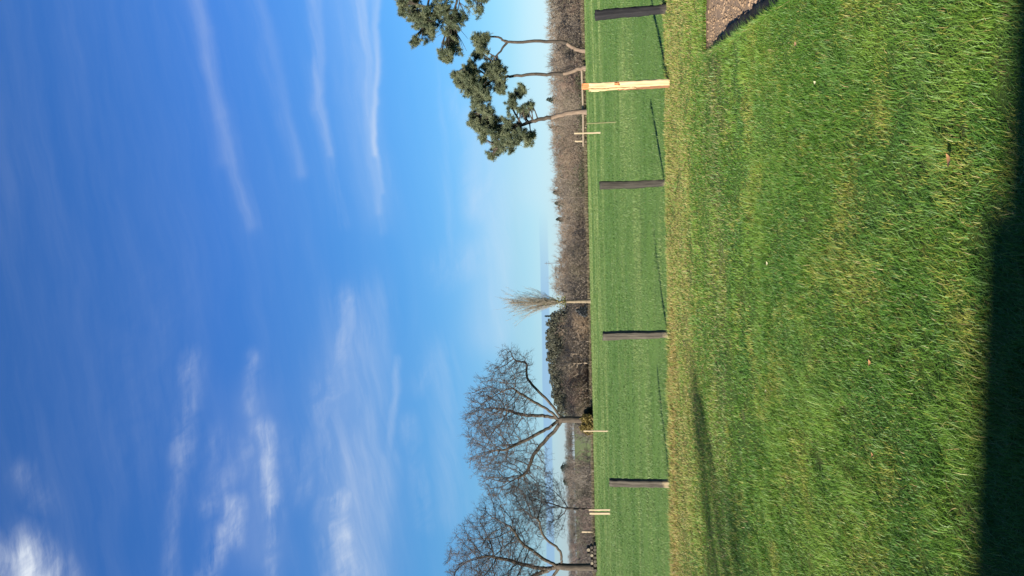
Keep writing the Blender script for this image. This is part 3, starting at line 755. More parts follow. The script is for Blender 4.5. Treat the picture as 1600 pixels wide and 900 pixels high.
pine([(913, 106), (904, 107.5), (893, 112), (880, 115), (855, 116), (825, 117), (800, 119), (786, 121)], 3.4,
     [([(793, 120, 0), (776, 122, .2), (762, 130, .3), (748, 142, .3)], 2.3), ([(772, 124, 0), (752, 112, -.2), (735, 106, -.3)], 1.8)],
     [(733, 104, 11, 10, 1.2), (722, 117, 11, 9, 1.1), (735, 120, 13, 13, 1.3), (742, 134, 14, 12, 1.3), (732, 138, 10, 8, 1.1), (752, 146, 11, 11, 1.3), (748, 158, 10, 8, 1.1), (712, 117, 4, 4, 1.0), (718, 131, 5, 4, .9),
      (728, 128, 16, 15, 1.2), (740, 126, 13, 12, 1.2), (756, 140, 11, 12, 1.2), (750, 152, 10, 10, 1.1), (738, 112, 10, 10, 1.1), (776, 112, 8, 7, .7), (783, 122, 8, 9, .8), (777, 133, 8, 9, .8), (784, 142, 4, 5, .8), (768, 122, 10, 10, .9)],
     87.5, 23, 'pine with a dense slanting crown, between the forked pine and the leaning pine')
pine([(915, 175), (900, 175.5), (885, 177.5), (868, 182), (850, 185.5), (835, 189), (820, 193), (805, 196), (790, 197)], 3.9,
     [([(815, 194, 0), (806, 180, .2), (800, 165, .2), (803, 152, .2), (815, 143, .2)], 1.7), ([(800, 197, 0), (775, 195, .3), (757, 184, .4), (750, 174, .4)], 2.2),
      ([(803, 197, 0), (806, 208, -.3), (818, 216, -.3), (826, 220, -.3)], 1.6), ([(795, 198, 0), (785, 214, .2), (776, 232, .2)], 1.7)],
     [(752, 170, 10, 9, 1.2), (745, 181, 9, 8, 1.0), (748, 194, 11, 9, 1.2), (741, 196, 5, 5, 1.0), (755, 206, 8, 8, 1.0), (754, 213, 6, 5, .9), (762, 186, 10, 10, 1.1), (773, 192, 9, 10, .8),
      (762, 178, 11, 11, 1.1), (758, 196, 11, 11, 1.1), (771, 206, 10, 10, 1.1), (790, 200, 9, 11, 1.0), (799, 163, 6, 7, .8), (803, 153, 6, 6, .9), (815, 142, 6, 6, .9), (810, 148, 5, 5, .8), (819, 170, 6, 7, .5), (829, 167, 5, 7, .5), (823, 178, 6, 5, .4),
      (782, 203, 11, 11, 1.2), (793, 210, 10, 10, 1.2), (805, 204, 9, 9, 1.0), (783, 220, 9, 9, 1.0), (776, 230, 8, 8, .9), (770, 243, 5, 5, .8), (786, 233, 9, 7, .9), (795, 228, 8, 7, .8), (807, 226, 5, 6, .7),
      (822, 218, 8, 7, 1.0), (829, 221, 6, 6, 1.0), (831, 212, 4, 4, .7), (813, 208, 8, 8, .9), (797, 186, 7, 8, .8)],
     88.0, 24, 'leaning pine standing nearest the pale stakes, crown bent low on one side')

# ------------------------------------------------------------------ bare broadleaf trees (space colonisation)
def colonise(att, start_pts, step, di, dk, iters, seed, up=0.0, wob=.12, SPAR=None):
    rg = np.random.default_rng(seed)
    P = [np.array(p, float) for p in start_pts]; par = list(SPAR) if SPAR is not None else [-1] + list(range(len(P) - 1))
    A = np.asarray(att, float); alive = np.ones(len(A), bool)
    nd = np.full(len(A), 1e9); ni = np.zeros(len(A), int)
    def upd(i0):
        arr = np.array(P[i0:])
        d = np.linalg.norm(A[:, None, :] - arr[None], axis=2); j = d.argmin(1); dm = d[np.arange(len(A)), j]
        k_ = dm < nd; nd[k_] = dm[k_]; ni[k_] = j[k_] + i0
    upd(0); tried = {}
    for it in range(iters):
        use = alive & (nd < di)
        if not use.any(): break
        new0 = len(P); idx = ni[use]; D = A[use] - np.array(P)[idx]; D /= np.linalg.norm(D, axis=1, keepdims=True) + 1e-9
        uq, inv = np.unique(idx, return_inverse=True); S_ = np.zeros((len(uq), 3)); np.add.at(S_, inv, D)
        for q, i in enumerate(uq):
            c = tried.get(i, 0)
            if c > 3: continue
            tried[i] = c + 1
            v = S_[q] / (np.linalg.norm(S_[q]) + 1e-9) + rg.normal(0, wob, 3) + np.array([0, 0, up]); v /= np.linalg.norm(v)
            P.append(P[i] + v * step); par.append(i)
        if len(P) == new0: break
        upd(new0); alive &= nd > dk
    return np.array(P), np.array(par)
def radii(par, tip, expo):
    n = len(par); r = np.zeros(n); kids = np.zeros(n, int)
    acc = np.zeros(n)
    for i in range(n - 1, -1, -1):
        v = acc[i] if acc[i] > 0 else tip ** expo
        r[i] = v ** (1 / expo)
        if par[i] >= 0: acc[par[i]] += v; kids[par[i]] += 1
    return r, kids
def twigs(P, par, r, rmax, per, L, rt, seed, up=.25, sub=2):
    rg = np.random.default_rng(seed); sel = np.where((r < rmax) & (par >= 0))[0]
    sel = np.repeat(sel, per); n = len(sel)
    D = P[sel] - P[par[sel]]; D /= np.linalg.norm(D, axis=1, keepdims=True)
    s = P[par[sel]] + (P[sel] - P[par[sel]]) * rg.random((n, 1))
    d1 = D + rg.normal(0, .55, (n, 3)); d1[:, 2] += up; d1 /= np.linalg.norm(d1, axis=1, keepdims=True)
    l1 = L * (.4 + .8 * rg.random((n, 1))); m_ = s + d1 * l1 * .5
    d2 = d1 + rg.normal(0, .3, (n, 3)); d2[:, 2] += up * .5; d2 /= np.linalg.norm(d2, axis=1, keepdims=True); e = m_ + d2 * l1 * .5
    segs = [(s, m_, np.full(n, rt), np.full(n, rt * .8)), (m_, e, np.full(n, rt * .8), np.full(n, rt * .4))]
    for q in range(sub):
        d3 = d2 + rg.normal(0, .6, (n, 3)); d3[:, 2] += up * .5; d3 /= np.linalg.norm(d3, axis=1, keepdims=True)
        segs.append((m_, m_ + d3 * l1 * .45, np.full(n, rt * .7), np.full(n, rt * .35)))
    return [np.concatenate([q[i] for q in segs]) for i in range(4)]
def bare_tree(name, Y, base_px, trunk_px, crown_fn, natt, seed, label, trunk_r, tip=.013, step=.32, limbs=(), group='bare broadleaf trees at the far edge of the field'):
    rg = np.random.default_rng(seed)
    base = np.array(at(base_px[0], base_px[1], Y)); base[2] = float(zoff(base[0], base[1])) - .1
    A = crown_fn(rg, natt)                       # photo-like (across, up, depth) metres relative to the base
    start = [np.array([0, 0, 0.0])]
    for p in trunk_px:
        q = np.array(at(p[0], p[1], Y)) - base; start.append(q)
    sp = spline(start, max(4, int(np.linalg.norm(start[-1]) / step)))
    SP = [p for p in sp]; SPAR = [-1] + list(range(len(sp) - 1))
    for lb in limbs:                                 # the main limbs, fanning out of the fork
        q = [sp[-1 - lb[0]]]; dz = 0.0; sl_ = rg.uniform(-.35, .35)
        for p in lb[1:]:
            w_ = np.array(at(p[0], p[1], Y)) - base; dz += sl_ * np.linalg.norm(w_ - q[-1]) + rg.normal(0, .1); w_ = w_ + rg.normal(0, .16, 3); w_[1] += dz; q.append(w_)
        q = spline(q, max(4, int(sum(np.linalg.norm(q[i + 1] - q[i]) for i in range(len(q) - 1)) / step)))
        prev = len(sp) - 1 - lb[0]
        for v in q[1:]:
            SP.append(v + rg.normal(0, .035, 3)); SPAR.append(prev); prev = len(SP) - 1
    P, par = colonise(A, SP, step, 4.0, .42, 120, seed, .02, SPAR=SPAR)
    r, kids = radii(par, tip, 2.12)
    r = r * (trunk_r / r[0]); r = np.maximum(r, tip)
    r[0] *= 1.35; r[1] *= 1.1
    root = empty(name, base); set_props(root, label, 'tree', group)
    i = np.where(par >= 0)[0]; big = i[r[i] > .10]; sm = i[r[i] <= .10]
    V, Q = tubes(P[par[big]], P[big], np.minimum(r[par[big]], r[big] * 1.4), r[big], 8)
    link_mesh('trunk', mesh_np('trunk', V, Q, smooth=True), M_bark_oak, parent=root)
    V, Q = tubes(P[par[sm]], P[sm], np.minimum(r[par[sm]], r[sm] * 1.25), r[sm], 4)
    tw = twigs(P, par, r, .045, 2, 1.05, .0105, seed + 5, .10, 3)
    V2, Q2 = tubes(*tw, 3)
    Vc, Qc = merge([(V, Q), (V2, Q2)])
    link_mesh('crown', mesh_np('crown', Vc, Qc), M_twig_oak, parent=root)
    return base
PX = 88.0 / F
def px_crown(lobes, base_px, shell=.5, depth=1.0):
    """attraction points in a union of ellipses seen from the field, made round in depth"""
    areas = np.array([l[2] * l[3] for l in lobes]); areas = areas / areas.sum()
    def fn(rg, n):
        out = []
        pick = rg.choice(len(lobes), n, p=areas)
        for i in pick:
            cx, cy, rx, ry = lobes[i]
            d = rg.normal(size=3); d /= np.linalg.norm(d); d *= rg.random() ** (shell * .7)
            up_ = (base_px[0] - (cx + d[2] * rx)) * PX; ac = (base_px[1] - (cy + d[0] * ry)) * PX
            dp = d[1] * .5 * (rx + ry) * PX * depth
            out.append((ac, dp, up_))
        return np.array(out)
    return fn
bare_tree('bare_oak', 88.0, (927, 656), [(905, 656), (890, 655.5), (874, 656)],
          px_crown([(780, 650, 58, 88), (765, 690, 42, 72), (800, 600, 38, 46), (810, 562, 26, 22), (830, 725, 30, 40), (760, 640, 38, 50), (795, 552, 20, 14), (785, 735, 44, 50), (815, 758, 30, 30)], (927, 656)), 3000, 31,
          'broad rounded bare oak with a short trunk, yellow brown bush at its foot', .37, limbs=[(1, (860, 628), (836, 606), (826, 590), (822, 570), (806, 560), (796, 548)), (0, (852, 638), (828, 622), (802, 602)), (0, (850, 652), (815, 648), (785, 640)), (0, (852, 666), (825, 682), (790, 696)), (1, (862, 674), (842, 704), (826, 728), (812, 746))])
bare_tree('bare_oak', 87.0, (931, 886), [(905, 886), (885, 886), (872, 884)],
          px_crown([(775, 880, 78, 85), (770, 900, 74, 110), (795, 805, 52, 58), (830, 800, 30, 46), (760, 960, 66, 80)], (931, 886)), 2900, 32,
          'bare oak beside the low log pile, its crown running out of the picture', .40, limbs=[(2, (874, 858), (854, 832), (842, 806), (830, 795)), (0, (850, 868), (832, 852), (818, 838), (800, 815)), (0, (845, 888), (800, 884), (765, 876)), (0, (845, 902), (805, 918), (770, 935)), (1, (860, 905), (840, 940), (820, 970))])
bare_tree('bare_sapling', 93.0, (926, 795), [(905, 795), (885, 794)],
          px_crown([(840, 790, 42, 38), (848, 762, 30, 30), (815, 775, 36, 36), (850, 825, 26, 24)], (926, 795)), 1000, 33,
          'smaller thin bare tree standing between the two oaks', .11, .010)
# poplar: upswept pale twigs on one straight stem
def poplar():
    rg = np.random.default_rng(41); Y = 86.0
    b = np.array(at(922, 470.5, Y)); b[2] = float(zoff(b[0], b[1])) - .05
    root = empty('poplar_tree', b); set_props(root, 'slim pale upswept bare poplar standing alone by the dark evergreens', 'tree', 'bare broadleaf trees at the far edge of the field')
    Ht = 9.7; zs = np.linspace(0, Ht * .93, 20); tr = np.stack([rg.normal(0, .02, 20).cumsum() * .6, rg.normal(0, .02, 20).cumsum() * .6, zs], 1)
    r = np.interp(zs, [0, .4, 3.5, Ht], [.26, .19, .15, .015])
    V, Q = polytube(tr, r, 9); link_mesh('trunk', mesh_np('trunk', V, Q, smooth=True), M_bark_pop, parent=root)
    parts = []; S0, S1, R0, R1 = [], [], [], []
    for i in range(160):
        z0 = 3.2 + (Ht * .75 - 3.2) * rg.random() ** 2.0; s = np.array([np.interp(z0, zs, tr[:, 0]), np.interp(z0, zs, tr[:, 1]), z0])
        az = rg.random() * 6.283; L = (.45 + .55 * rg.random()) * min(5.0, (Ht + .5 - z0)); tilt = rg.uniform(.10, .58)
        d = np.array([math.cos(az) * tilt, math.sin(az) * tilt, 1.0]); d /= np.linalg.norm(d)
        p = s; rad = .022
        for q in range(5):
            d = d + rg.normal(0, .06, 3) + np.array([0, 0, .05]); d /= np.linalg.norm(d); e = p + d * L / 5
            S0.append(p); S1.append(e); R0.append(rad); R1.append(rad * .75); rad *= .75
            for w_ in range(3):
                dd = d + rg.normal(0, .35, 3) + np.array([0, 0, .3]); dd /= np.linalg.norm(dd); st_ = p + (e - p) * rg.random(); l_ = .25 + .5 * rg.random()
                S0.append(st_); S1.append(st_ + dd * l_); R0.append(.009); R1.append(.004)
            p = e
    V, Q = tubes(S0, S1, R0, R1, 3)
    link_mesh('crown', mesh_np('crown', V, Q), M_twig_pop, parent=root)
    # ivy and yellowish shoots round the stem under the crown
    nn = 420; zz = 2.8 + 2.4 * rg.random(nn) ** 1.4; aa = rg.random(nn) * 6.283; rd = .14 + .62 * rg.random(nn) ** 2
    C = np.stack([np.cos(aa) * rd, np.sin(aa) * rd, zz], 1)
    link_mesh('ivy', leaf_cloud(C, .06, .12, np.array([.15, .13, .035]), np.array([.075, .085, .03]), 5), M_leaf, parent=root)
def leaf_cloud(C, l0, l1, c0, c1, seed, flat=0.0):
    rg = np.random.default_rng(seed); n = len(C)
    D = rg.normal(size=(n, 3)); D[:, 2] *= (1 - flat); D /= np.linalg.norm(D, axis=1, keepdims=True)
    s = np.cross(D, rg.normal(size=(n, 3))); s /= np.linalg.norm(s, axis=1, keepdims=True)
    L = (l0 + (l1 - l0) * rg.random((n, 1)))
    V = np.stack([C - D * L, C + s * L * .6, C + D * L, C - s * L * .6], 1).reshape(-1, 3)
    f = rg.random((n, 1)); col = (c0 + (c1 - c0) * f) * (.8 + .4 * rg.random((n, 1)))
    return mesh_np('leaves', V, np.arange(n * 4).reshape(-1, 4), None, np.repeat(col, 4, axis=0))
poplar()

# ------------------------------------------------------------------ shrubs at the field edge
def shrub(name, px, Y, wpx, hpx, n, c0, c1, label, seed, lsz=.13):
    rg = np.random.default_rng(seed); b = np.array(at(px[0], px[1], Y)); b[2] = float(zoff(b[0], b[1])) - .03
    root = empty(name, b); set_props(root, label, 'shrub', 'shrubs at the far edge of the field')
    w = wpx * Y / F / 2; h = hpx * Y / F; C = []
    for i in range(9):
        c = np.array([rg.uniform(-.65, .65) * w, rg.uniform(-.5, .5) * w, rg.uniform(.25, .72) * h]); rs = np.array([.42 * w, .42 * w, .32 * h])
        d = rg.normal(size=(n // 9, 3)); d /= np.linalg.norm(d, axis=1, keepdims=True); C.append(c + d * rs * rg.random((n // 9, 1)) ** .4)
    C = np.concatenate(C); C = C[C[:, 2] > 0]
    link_mesh('foliage', leaf_cloud(C, lsz * .7, lsz * 1.2, c0, c1, seed), M_leaf, parent=root)
    k_ = 26; e = C[rg.integers(0, len(C), k_)] * .9; s = np.stack([rg.normal(0, .1 * w, k_), rg.normal(0, .1 * w, k_), np.zeros(k_)], 1)
    V, Q = tubes(s, e, np.full(k_, .035), np.full(k_, .012), 4); link_mesh('stems', mesh_np('stems', V, Q), M_bark_oak, parent=root)
shrub('yellowing_bush', (931, 664), 87.0, 34, 24, 1700, np.array([.15, .115, .03]), np.array([.10, .075, .025]), 'yellow brown bush at the foot of the rounded oak', 51, .11)
shrub('dark_shrub', (924, 648), 88.5, 26, 16, 900, np.array([.03, .035, .018]), np.array([.055, .055, .028]), 'low dark shrub touching the yellow brown bush', 52, .12)
shrub('dark_shrub', (912, 487), 91.0, 16, 24, 1100, np.array([.018, .022, .030]), np.array([.03, .034, .034]), 'dark bluish shrub at the poplar foot', 53, .13)

# ------------------------------------------------------------------ woods
def proto_bare(seed, H=10.0, wide=.36, natt=230):
    rg = np.random.default_rng(seed); d = rg.normal(size=(natt, 3)); d /= np.linalg.norm(d, axis=1, keepdims=True); d *= rg.random((natt, 1)) ** .4
    A = d * np.array([wide * H, wide * H, .40 * H]) + np.array([0, 0, .60 * H]); A = A[A[:, 2] > .22 * H]
    sp = np.stack([rg.normal(0, .06, 6), rg.normal(0, .06, 6), np.linspace(0, .32 * H, 6)], 1); sp[0, :2] = 0
    P, par = colonise(A, sp, .55, 6, .7, 45, seed, .06)
    r, k_ = radii(par, .016, 2.2); r = np.clip(r * (.17 / r[0]), .02, .2)
    i = np.where(par >= 0)[0]
    V, Q = tubes(P[par[i]], P[i], np.minimum(r[par[i]], r[i] * 1.4), r[i], 3)
    tw = twigs(P, par, r, .06, 3, 1.2, .017, seed + 3, .12, 2); V2, Q2 = tubes(*tw, 3)
    return merge([(V, Q), (V2, Q2)])
PROT = [proto_bare(200 + i, 10, [.30, .36, .42, .33, .26][i]) for i in range(5)]
SIL = [(-300, 856), (0, 857), (60, 858), (90, 861), (240, 863), (270, 864), (300, 870), (345, 875), (400, 874), (422, 870), (434, 865), (446, 865), (456, 874), (470, 884), (490, 884), (660, 884), (690, 886), (720, 884), (738, 880), (770, 886), (800, 889), (900, 891), (1200, 896)]
def sil(y): return float(np.interp(y, [s[0] for s in SIL], [s[1] for s in SIL]))
TONES = np.array([[.130, .098, .074], [.105, .085, .070], [.150, .110, .078], [.120, .098, .080], [.165, .130, .098], [.098, .082, .058], [.135, .092, .072]])
def plant_wood(name, ylo, yhi, rows, tone, label, seed, hmin=1.5, gap=None):
    rg = np.random.default_rng(seed); parts = []; cols = []; ph = rg.random() * 50
    for (Y, n, lo, hi) in rows:
        for i in range(n):
            py = ylo + (yhi - ylo) * (i + rg.random()) / n; yy_ = Y + rg.uniform(-3, 3)
            if gap and Y < 230 and gap[0] + rg.uniform(-5, 5) < py < gap[1] + rg.uniform(-8, 8): continue
            topz = at(sil(py) + rg.uniform(lo, hi) + 9 * max(0, float(vnoise(np.array([py / 23.0 + ph]), np.array([Y * .3]))[0]) - .45), py, yy_)
            gz = float(zoff(topz.x, yy_)) - .1
            h = topz.z - gz
            if h < hmin: continue
            V, Q = PROT[rg.integers(0, 5)]; s = h / 10.0; sw = min(max(s, .55), 1.3) * rg.uniform(.8, 1.15)
            a = rg.random() * 6.283; ca, sa = math.cos(a), math.sin(a)
            R = np.array([[ca, -sa, 0], [sa, ca, 0], [0, 0, 1]])
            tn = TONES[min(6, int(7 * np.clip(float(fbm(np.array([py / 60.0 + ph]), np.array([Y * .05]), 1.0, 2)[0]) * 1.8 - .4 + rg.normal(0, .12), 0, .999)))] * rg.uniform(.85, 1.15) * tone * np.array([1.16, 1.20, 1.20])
            cols.append(np.repeat(tn[None], len(V), 0))
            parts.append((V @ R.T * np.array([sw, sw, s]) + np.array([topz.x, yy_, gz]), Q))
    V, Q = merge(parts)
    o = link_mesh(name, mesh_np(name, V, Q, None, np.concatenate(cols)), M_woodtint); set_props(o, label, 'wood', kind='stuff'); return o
plant_wood('bare_wood', -260, 500, [(97, 36, 10, 28), (104, 40, 2, 18), (112, 42, -3, 10), (122, 46, -6, 4), (134, 48, -7, 0), (146, 48, -7, -2), (156, 44, -7, -2)], np.array([1.0, 1.0, 1.0]),
           'brown grey bare wood along the far field edge behind the pines', 61)
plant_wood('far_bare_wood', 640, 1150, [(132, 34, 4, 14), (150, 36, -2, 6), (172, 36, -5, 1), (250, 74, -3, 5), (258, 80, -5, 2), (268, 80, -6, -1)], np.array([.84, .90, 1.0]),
           'lower bare wood behind the oaks', 62, gap=(672, 722))
def scrub(name, ylo, yhi, Ys, n, hpx, c0, c1, label, seed, lsz=.062, gap=None):
    """low brambles and dead bracken filling the foot of a wood"""
    rg = np.random.default_rng(seed); C = []
    for i in range(n):
        py = rg.uniform(ylo, yhi)
        if gap and gap[0] < py < gap[1]: continue
        Y = Ys[0] + (Ys[1] - Ys[0]) * rg.random(); b = at(910, py, Y); gz = float(zoff(b.x, Y))
        hh = hpx * (.35 + .9 * fbm(np.array([b.x]), np.array([Y]), .12, 3)[0]) * (.6 + .6 * rg.random())
        m_ = 120; d = rg.normal(size=(m_, 3)); d /= np.linalg.norm(d, axis=1, keepdims=True)
        C.append(np.array([b.x, Y, gz + hh * .5]) + d * np.array([1.25, 1.1, hh * .6]) * rg.random((m_, 1)) ** .4)
    C = np.concatenate(C); o = link_mesh(name, leaf_cloud(C, lsz * .7, lsz * 1.3, c0, c1, seed), M_scrub); set_props(o, label, 'scrub', kind='stuff')
scrub('dry_scrub', -260, 660, (92, 128), 1500, 3.6, np.array([.19, .152, .116]), np.array([.140, .116, .090]), 'brown brambles and bracken at the foot of the wood', 71)
scrub('green_scrub', 120, 300, (91, 99), 60, 1.6, np.array([.07, .085, .035]), np.array([.04, .05, .025]), 'dark green brambles low among the brown scrub near the pines', 72)
scrub('left_scrub', 640, 1150, (100, 150), 900, 4.2, np.array([.17, .138, .108]), np.array([.125, .104, .083]), 'brown scrub slope behind the oaks', 73, gap=(674, 720))
# evergreens
def conifer_pts(h, w, n, rg, shape):
    zf = rg.random(n) ** .8
    rad = (np.interp(zf, [0, .1, .3, 1], [.55, .95, 1, .06]) if shape == 'cone' else np.interp(zf, [0, .12, .5, .8, 1], [.5, .9, 1, .8, .12])) * w
    a = rg.random(n) * 6.283; lay = .75 + .35 * np.sin(zf * 40 + a * 3)
    rr_ = rad * np.sqrt(.25 + .75 * rg.random(n)) * lay
    return np.stack([np.cos(a) * rr_, np.sin(a) * rr_, (.06 + .94 * zf) * h], 1)
def evergreen_mass():
    rg = np.random.default_rng(81); C = []
    prof = [(484, 868), (494, 858), (502, 853), (522, 851), (560, 853), (600, 857), (625, 862), (640, 868), (656, 878)]
    for (Y, n, lo, hi, ylo, yhi) in [(110, 30, 5, 26, 490, 650), (117, 34, 0, 14, 490, 648), (125, 40, 0, 6, 490, 650)]:
        for i in range(n):
            py = ylo + (yhi - ylo) * (i + rg.random()) / n
            tp = at(float(np.interp(py, [p[0] for p in prof], [p[1] for p in prof])) + rg.uniform(lo, hi), py, Y + rg.uniform(-2, 2))
            gz = float(zoff(tp.x, tp.y)); h = tp.z - gz
            C.append(conifer_pts(h, rg.uniform(1.7, 3.0), 1700, rg, 'round') + np.array([tp.x, tp.y, gz]))
    C = np.concatenate(C)
    o = link_mesh('evergreen_wood', leaf_cloud(C, .08, .14, np.array([.040, .046, .032]), np.array([.092, .088, .058]), 82), M_leaf)
    set_props(o, 'dense dark evergreen wood between the poplar and the rounded oak', 'wood', kind='stuff')
evergreen_mass()
plant_wood_sil = SIL; SIL = [(480, 884), (500, 874), (560, 872), (650, 884)]
plant_wood('bare_thicket', 488, 650, [(97, 26, 2, 20), (101, 26, -4, 14), (105, 26, -8, 8)], np.array([1.38, 1.35, 1.3]), 'brown bare thicket in front of the dark evergreen wood', 63)
SIL = plant_wood_sil
def conifer(px_top, Y, wpx, label, seed, shape='round', c0=np.array([.022, .034, .028]), c1=np.array([.045, .058, .044])):
    rg = np.random.default_rng(seed); tp = at(px_top[0], px_top[1], Y); gz = float(zoff(tp.x, Y)); h = tp.z - gz
    root = empty('conifer_tree', (tp.x, Y, gz)); set_props(root, label, 'tree', 'dark conifers rising over the bare wood')
    V, Q = polytube(np.array([[0, 0, -.1], [0.02, 0, h * .4], [0, 0, h * .95]]), [.2, .14, .03], 7); link_mesh('trunk', mesh_np('trunk', V, Q, smooth=True), M_bark_oak, parent=root)
    link_mesh('crown', leaf_cloud(conifer_pts(h, wpx * Y / F / 2, 2600, rg, shape), .10, .19, c0, c1, seed), M_leaf, parent=root)
conifer((854, 156), 138, 24, 'dark conifer rising just behind the leaning pine trunk', 91)
conifer((859, 199), 140, 20, 'small dark conifer over the wood above the stakes', 92, 'cone')
conifer((864, 301), 142, 27, 'bluish dark conifer on the skyline behind the tapering post', 93)
conifer((867, 318), 143, 26, 'second dark conifer in the skyline clump behind the tapering post', 94)
conifer((869, 343), 142, 22, 'short dark conifer alone in a dip of the skyline, next to the clump', 95)
conifer((852, 494), 116, 9, 'pointed dark conifer at the poplar end of the evergreen wood', 96, 'cone')
conifer((876, 731), 262, 22, 'dark conifer on the skyline seen under the low limb of the rounded oak', 97)
conifer((880, 752), 262, 20, 'lower dark conifer on the skyline between the two oaks', 98)
# thin mast over the wood
tp = at(851, 411.5, 170); gz = float(zoff(tp.x, 170)); hm = tp.z - gz
mast = empty('mast', (tp.x, 170, gz)); set_props(mast, 'thin grey mast rising above the bare wood', 'mast')
M_metal = mat_noise('galvanised_steel', [(.3, (.07, .075, .08)), (.7, (.11, .115, .12))], 3, 3, rough=.5)
V, Q = polytube(np.array([[0, 0, 0], [0, 0, hm * .5], [0, 0, hm]]), [.10, .09, .06], 8); link_mesh('pole', mesh_np('pole', V, Q, smooth=True), M_metal, parent=mast)
V, Q = tubes([[-.5, 0, hm - .9], [-.35, 0, hm - .4]], [[.5, 0, hm - .9], [.35, 0, hm - .4]], [.03, .03], [.03, .03], 6); link_mesh('crossbar', mesh_np('crossbar', V, Q), M_metal, parent=mast)

# ------------------------------------------------------------------ timber rail at the far field edge, log pile
M_rail = mat_timber('bleached_rail', (.16, .12, .082), (.25, .20, .145), None, 12)
ra = ground(915.5, 109); rb = ground(918.5, 229); Yr = 88.6
rail = empty('timber_rail', at(915, 170, Yr)); bz = float(zoff(rail.location.x, Yr)); rail.location.z = bz
set_props(rail, 'low pale timber rail along the field edge behind the leaning pine', 'rail')
p0 = at(909, 110, Yr) - rail.location; p1 = at(911.5, 229, Yr) - rail.location
pts = spline([p0, (p0 + p1) / 2 + Vector((0, 0, -.06)), p1], 16); V, Q = polytube(pts, np.linspace(.13, .11, 17), 8)
link_mesh('rail', mesh_np('rail', V, Q, smooth=True), M_rail, parent=rail)
for f in (.03, .28, .52, .76, .98):
    q = pts[int(f * 16)]; V, Q = polytube(np.array([[q[0], .12, -.2], [q[0], .12, q[2] * .6], [q[0], .12, q[2] + .12]]), [.08, .075, .07], 7)
    link_mesh('support', mesh_np('support', V, Q), M_rail, parent=rail)
M_logend = mat_noise('log_end', [(.3, (.11, .09, .065)), (.7, (.19, .16, .115))], 8, 4)
M_logbark = mat_noise('log_bark', [(.3, (.025, .022, .018)), (.7, (.07, .058, .046))], 6, 5, bump=.5)
rg = np.random.default_rng(101)
bp = ground(937, 868); Yl = 84.0; bp = at(937, 868, Yl); bz = float(zoff(bp.x, Yl))
pile = empty('log_pile', (bp.x, Yl, bz)); set_props(pile, 'low pile of dark logs with pale cut ends beside the bare oak', 'log pile')
lay = [(r_, c_) for r_ in range(3) for c_ in range(7 - r_)]
for (r_, c_) in lay:
    rad = rg.uniform(.12, .2); xx = -1.35 + c_ * .42 + r_ * .2 + rg.normal(0, .03); zz = .2 + r_ * .34; ln = rg.uniform(.9, 1.3)
    if r_ == 2 and c_ not in (3, 4): continue
    pa = np.array([xx, -ln / 2, zz]); pb = np.array([xx + rg.normal(0, .05), ln / 2, zz])
    V, Q = polytube(np.array([pa, (pa + pb) / 2, pb]), [rad, rad * .97, rad * .93], 10)
    lg_ = link_mesh('log', mesh_np('log', V, Q, smooth=True), M_logbark, parent=pile)
    k_ = 10; ring = [(xx + rad * .97 * math.cos(a), -ln / 2 - .012, zz + rad * .97 * math.sin(a)) for a in np.arange(k_) * 2 * math.pi / k_] + [(xx, -ln / 2 - .02, zz)]
    link_mesh('cut_end', mesh_np('cut_end', np.array(ring), None, np.array([[j, (j + 1) % k_, k_] for j in range(k_)])), M_logend if rg.random() < .13 else M_logbark, parent=lg_)

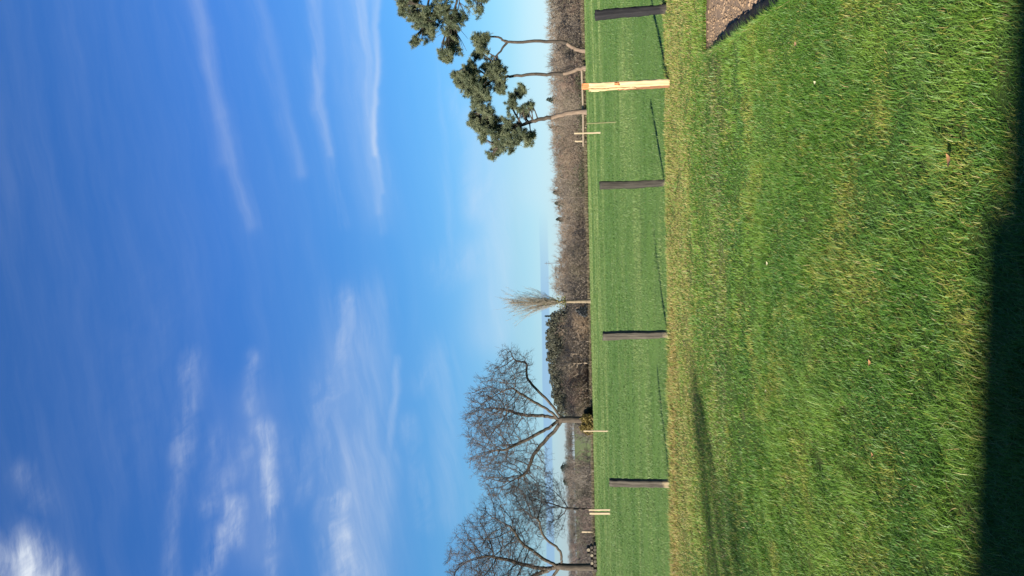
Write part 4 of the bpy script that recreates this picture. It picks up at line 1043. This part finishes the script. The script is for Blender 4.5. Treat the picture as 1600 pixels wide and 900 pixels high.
# ------------------------------------------------------------------ the house behind the camera, whose eaves shade the near grass
def house():
    sh = Vector((-to_sun.x, -to_sun.y, 0)).normalized(); k = 1 / math.tan(SUN_EL)
    HE = 2.75
    pa = ground(1514, 900); pb = ground(1536, 345); pc = ground(1590, 60)
    ea = pa - sh * HE * k; eb = pb - sh * HE * k
    d = (eb - ea); d.z = 0; d.normalize(); nrm = Vector((d.y, -d.x, 0))        # nrm points away from the lawn
    if nrm.y > 0: nrm = -nrm
    root = empty('house', (eb.x, eb.y, 0)); set_props(root, 'low brick house with tiled roof behind the camera, shading the nearest grass', 'house')
    ang = math.atan2(d.y, d.x); root.rotation_euler = (0, 0, ang)
    # local axes: x along the eaves (to the right), -y away from the lawn
    mb = mat_noise('house_brick', [(.3, (.20, .10, .07)), (.7, (.34, .19, .13))], 6, 5, bump=.3)
    mt = mat_noise('roof_tile', [(.3, (.10, .06, .05)), (.7, (.2, .12, .09))], 4, 5, bump=.4)
    mw = mat_noise('white_joinery', [(.3, (.7, .7, .68)), (.7, (.8, .8, .78))], 6, 2, rough=.5)
    mg = mat_noise('window_glass', [(.3, (.02, .025, .03)), (.7, (.04, .05, .055))], 2, 2, rough=.08, spec=.6)
    def box(name, x0, x1, y0, y1, z0, z1, mat, parent):
        bm = bmesh.new(); bmesh.ops.create_cube(bm, size=1)
        for v in bm.verts: v.co = Vector(((x0 + x1) / 2 + v.co.x * (x1 - x0), (y0 + y1) / 2 + v.co.y * (y1 - y0), (z0 + z1) / 2 + v.co.z * (z1 - z0)))
        bmesh.ops.bevel(bm, geom=bm.edges[:], offset=.008, segments=1, affect='EDGES')
        me = bpy.data.meshes.new(name); bm.to_mesh(me); bm.free(); return link_mesh(name, me, mat, parent=parent)
    def roof(name, x0, x1, y1, depth, ze, slope):
        ov = .0; yr = y1 - depth / 2; zr = ze + slope * depth / 2; th = .1
        V = [(x0, y1, ze), (x1, y1, ze), (x1, yr, zr), (x0, yr, zr), (x0, y1 - depth, ze), (x1, y1 - depth, ze)]
        V2 = [(a, b_ , c - th) for a, b_, c in V]
        Q = [[0, 1, 2, 3], [3, 2, 5, 4], [9, 8, 7, 6], [10, 11, 8, 9], [0, 6, 7, 1], [4, 5, 11, 10]]
        Q += [[0, 3, 9, 6], [3, 4, 10, 9], [1, 7, 8, 2], [2, 8, 11, 5]]
        return link_mesh(name, mesh_np(name, np.array(V + V2), np.array(Q)), mt, parent=root)
    roof('roof', -14, .0, 0, 7.4, HE, .30)
    box('wall', -13.7, -.3, -7.1, -.4, 0, HE - .02, mb, root)
    # lower end of the house: its eaves sit a little lower, so the shade steps back
    step_ = (pc - pb); q = Vector((step_.x, step_.y, 0)); back = .045
    roof('porch_roof', .02, 9, -.02, 6.0, HE - .055, .24)
    box('porch_wall', .02, 8.7, -5.8, -.45, 0, HE - .14, mb, root)
    for x0 in (-11.5, -7.5, 2.0, 5.4):
        w = box('window', x0, x0 + 1.3, -.43, -.36, .95, 2.1, mw, root); box('pane', x0 + .08, x0 + 1.22, -.37, -.345, 1.03, 2.02, mg, w)
    dr = box('door', -4.2, -3.3, -.43, -.35, 0.02, 2.05, mw, root); box('handle', -3.42, -3.36, -.36, -.31, 1.0, 1.12, M_metal, dr)
house()
# tall tree off to the left behind the camera; its soft tip shades the grass before the fence
def garden_tree():
    rg = np.random.default_rng(131); sh = Vector((-to_sun.x, -to_sun.y, 0)).normalized(); hh = 10.5
    T_ = ground(1084, 600); b = T_ - sh * hh / math.tan(SUN_EL)
    root = empty('garden_tree', (b.x, b.y, float(zoff(b.x, b.y)))); set_props(root, 'broad tall tapering tree beside the house, outside the picture', 'tree')
    V, Q = polytube(np.array([[0, 0, -.1], [0, .01, hh * .4], [0, 0, hh * .72]]), [.2, .09, .01], 7); link_mesh('trunk', mesh_np('trunk', V, Q, smooth=True), M_bark_oak, parent=root)
    link_mesh('crown', leaf_cloud(conifer_pts(hh, 6.6, 1700, rg, 'cone'), .07, .12, np.array([.03, .05, .02]), np.array([.06, .085, .035]), 132), M_leaf, parent=root)
garden_tree()
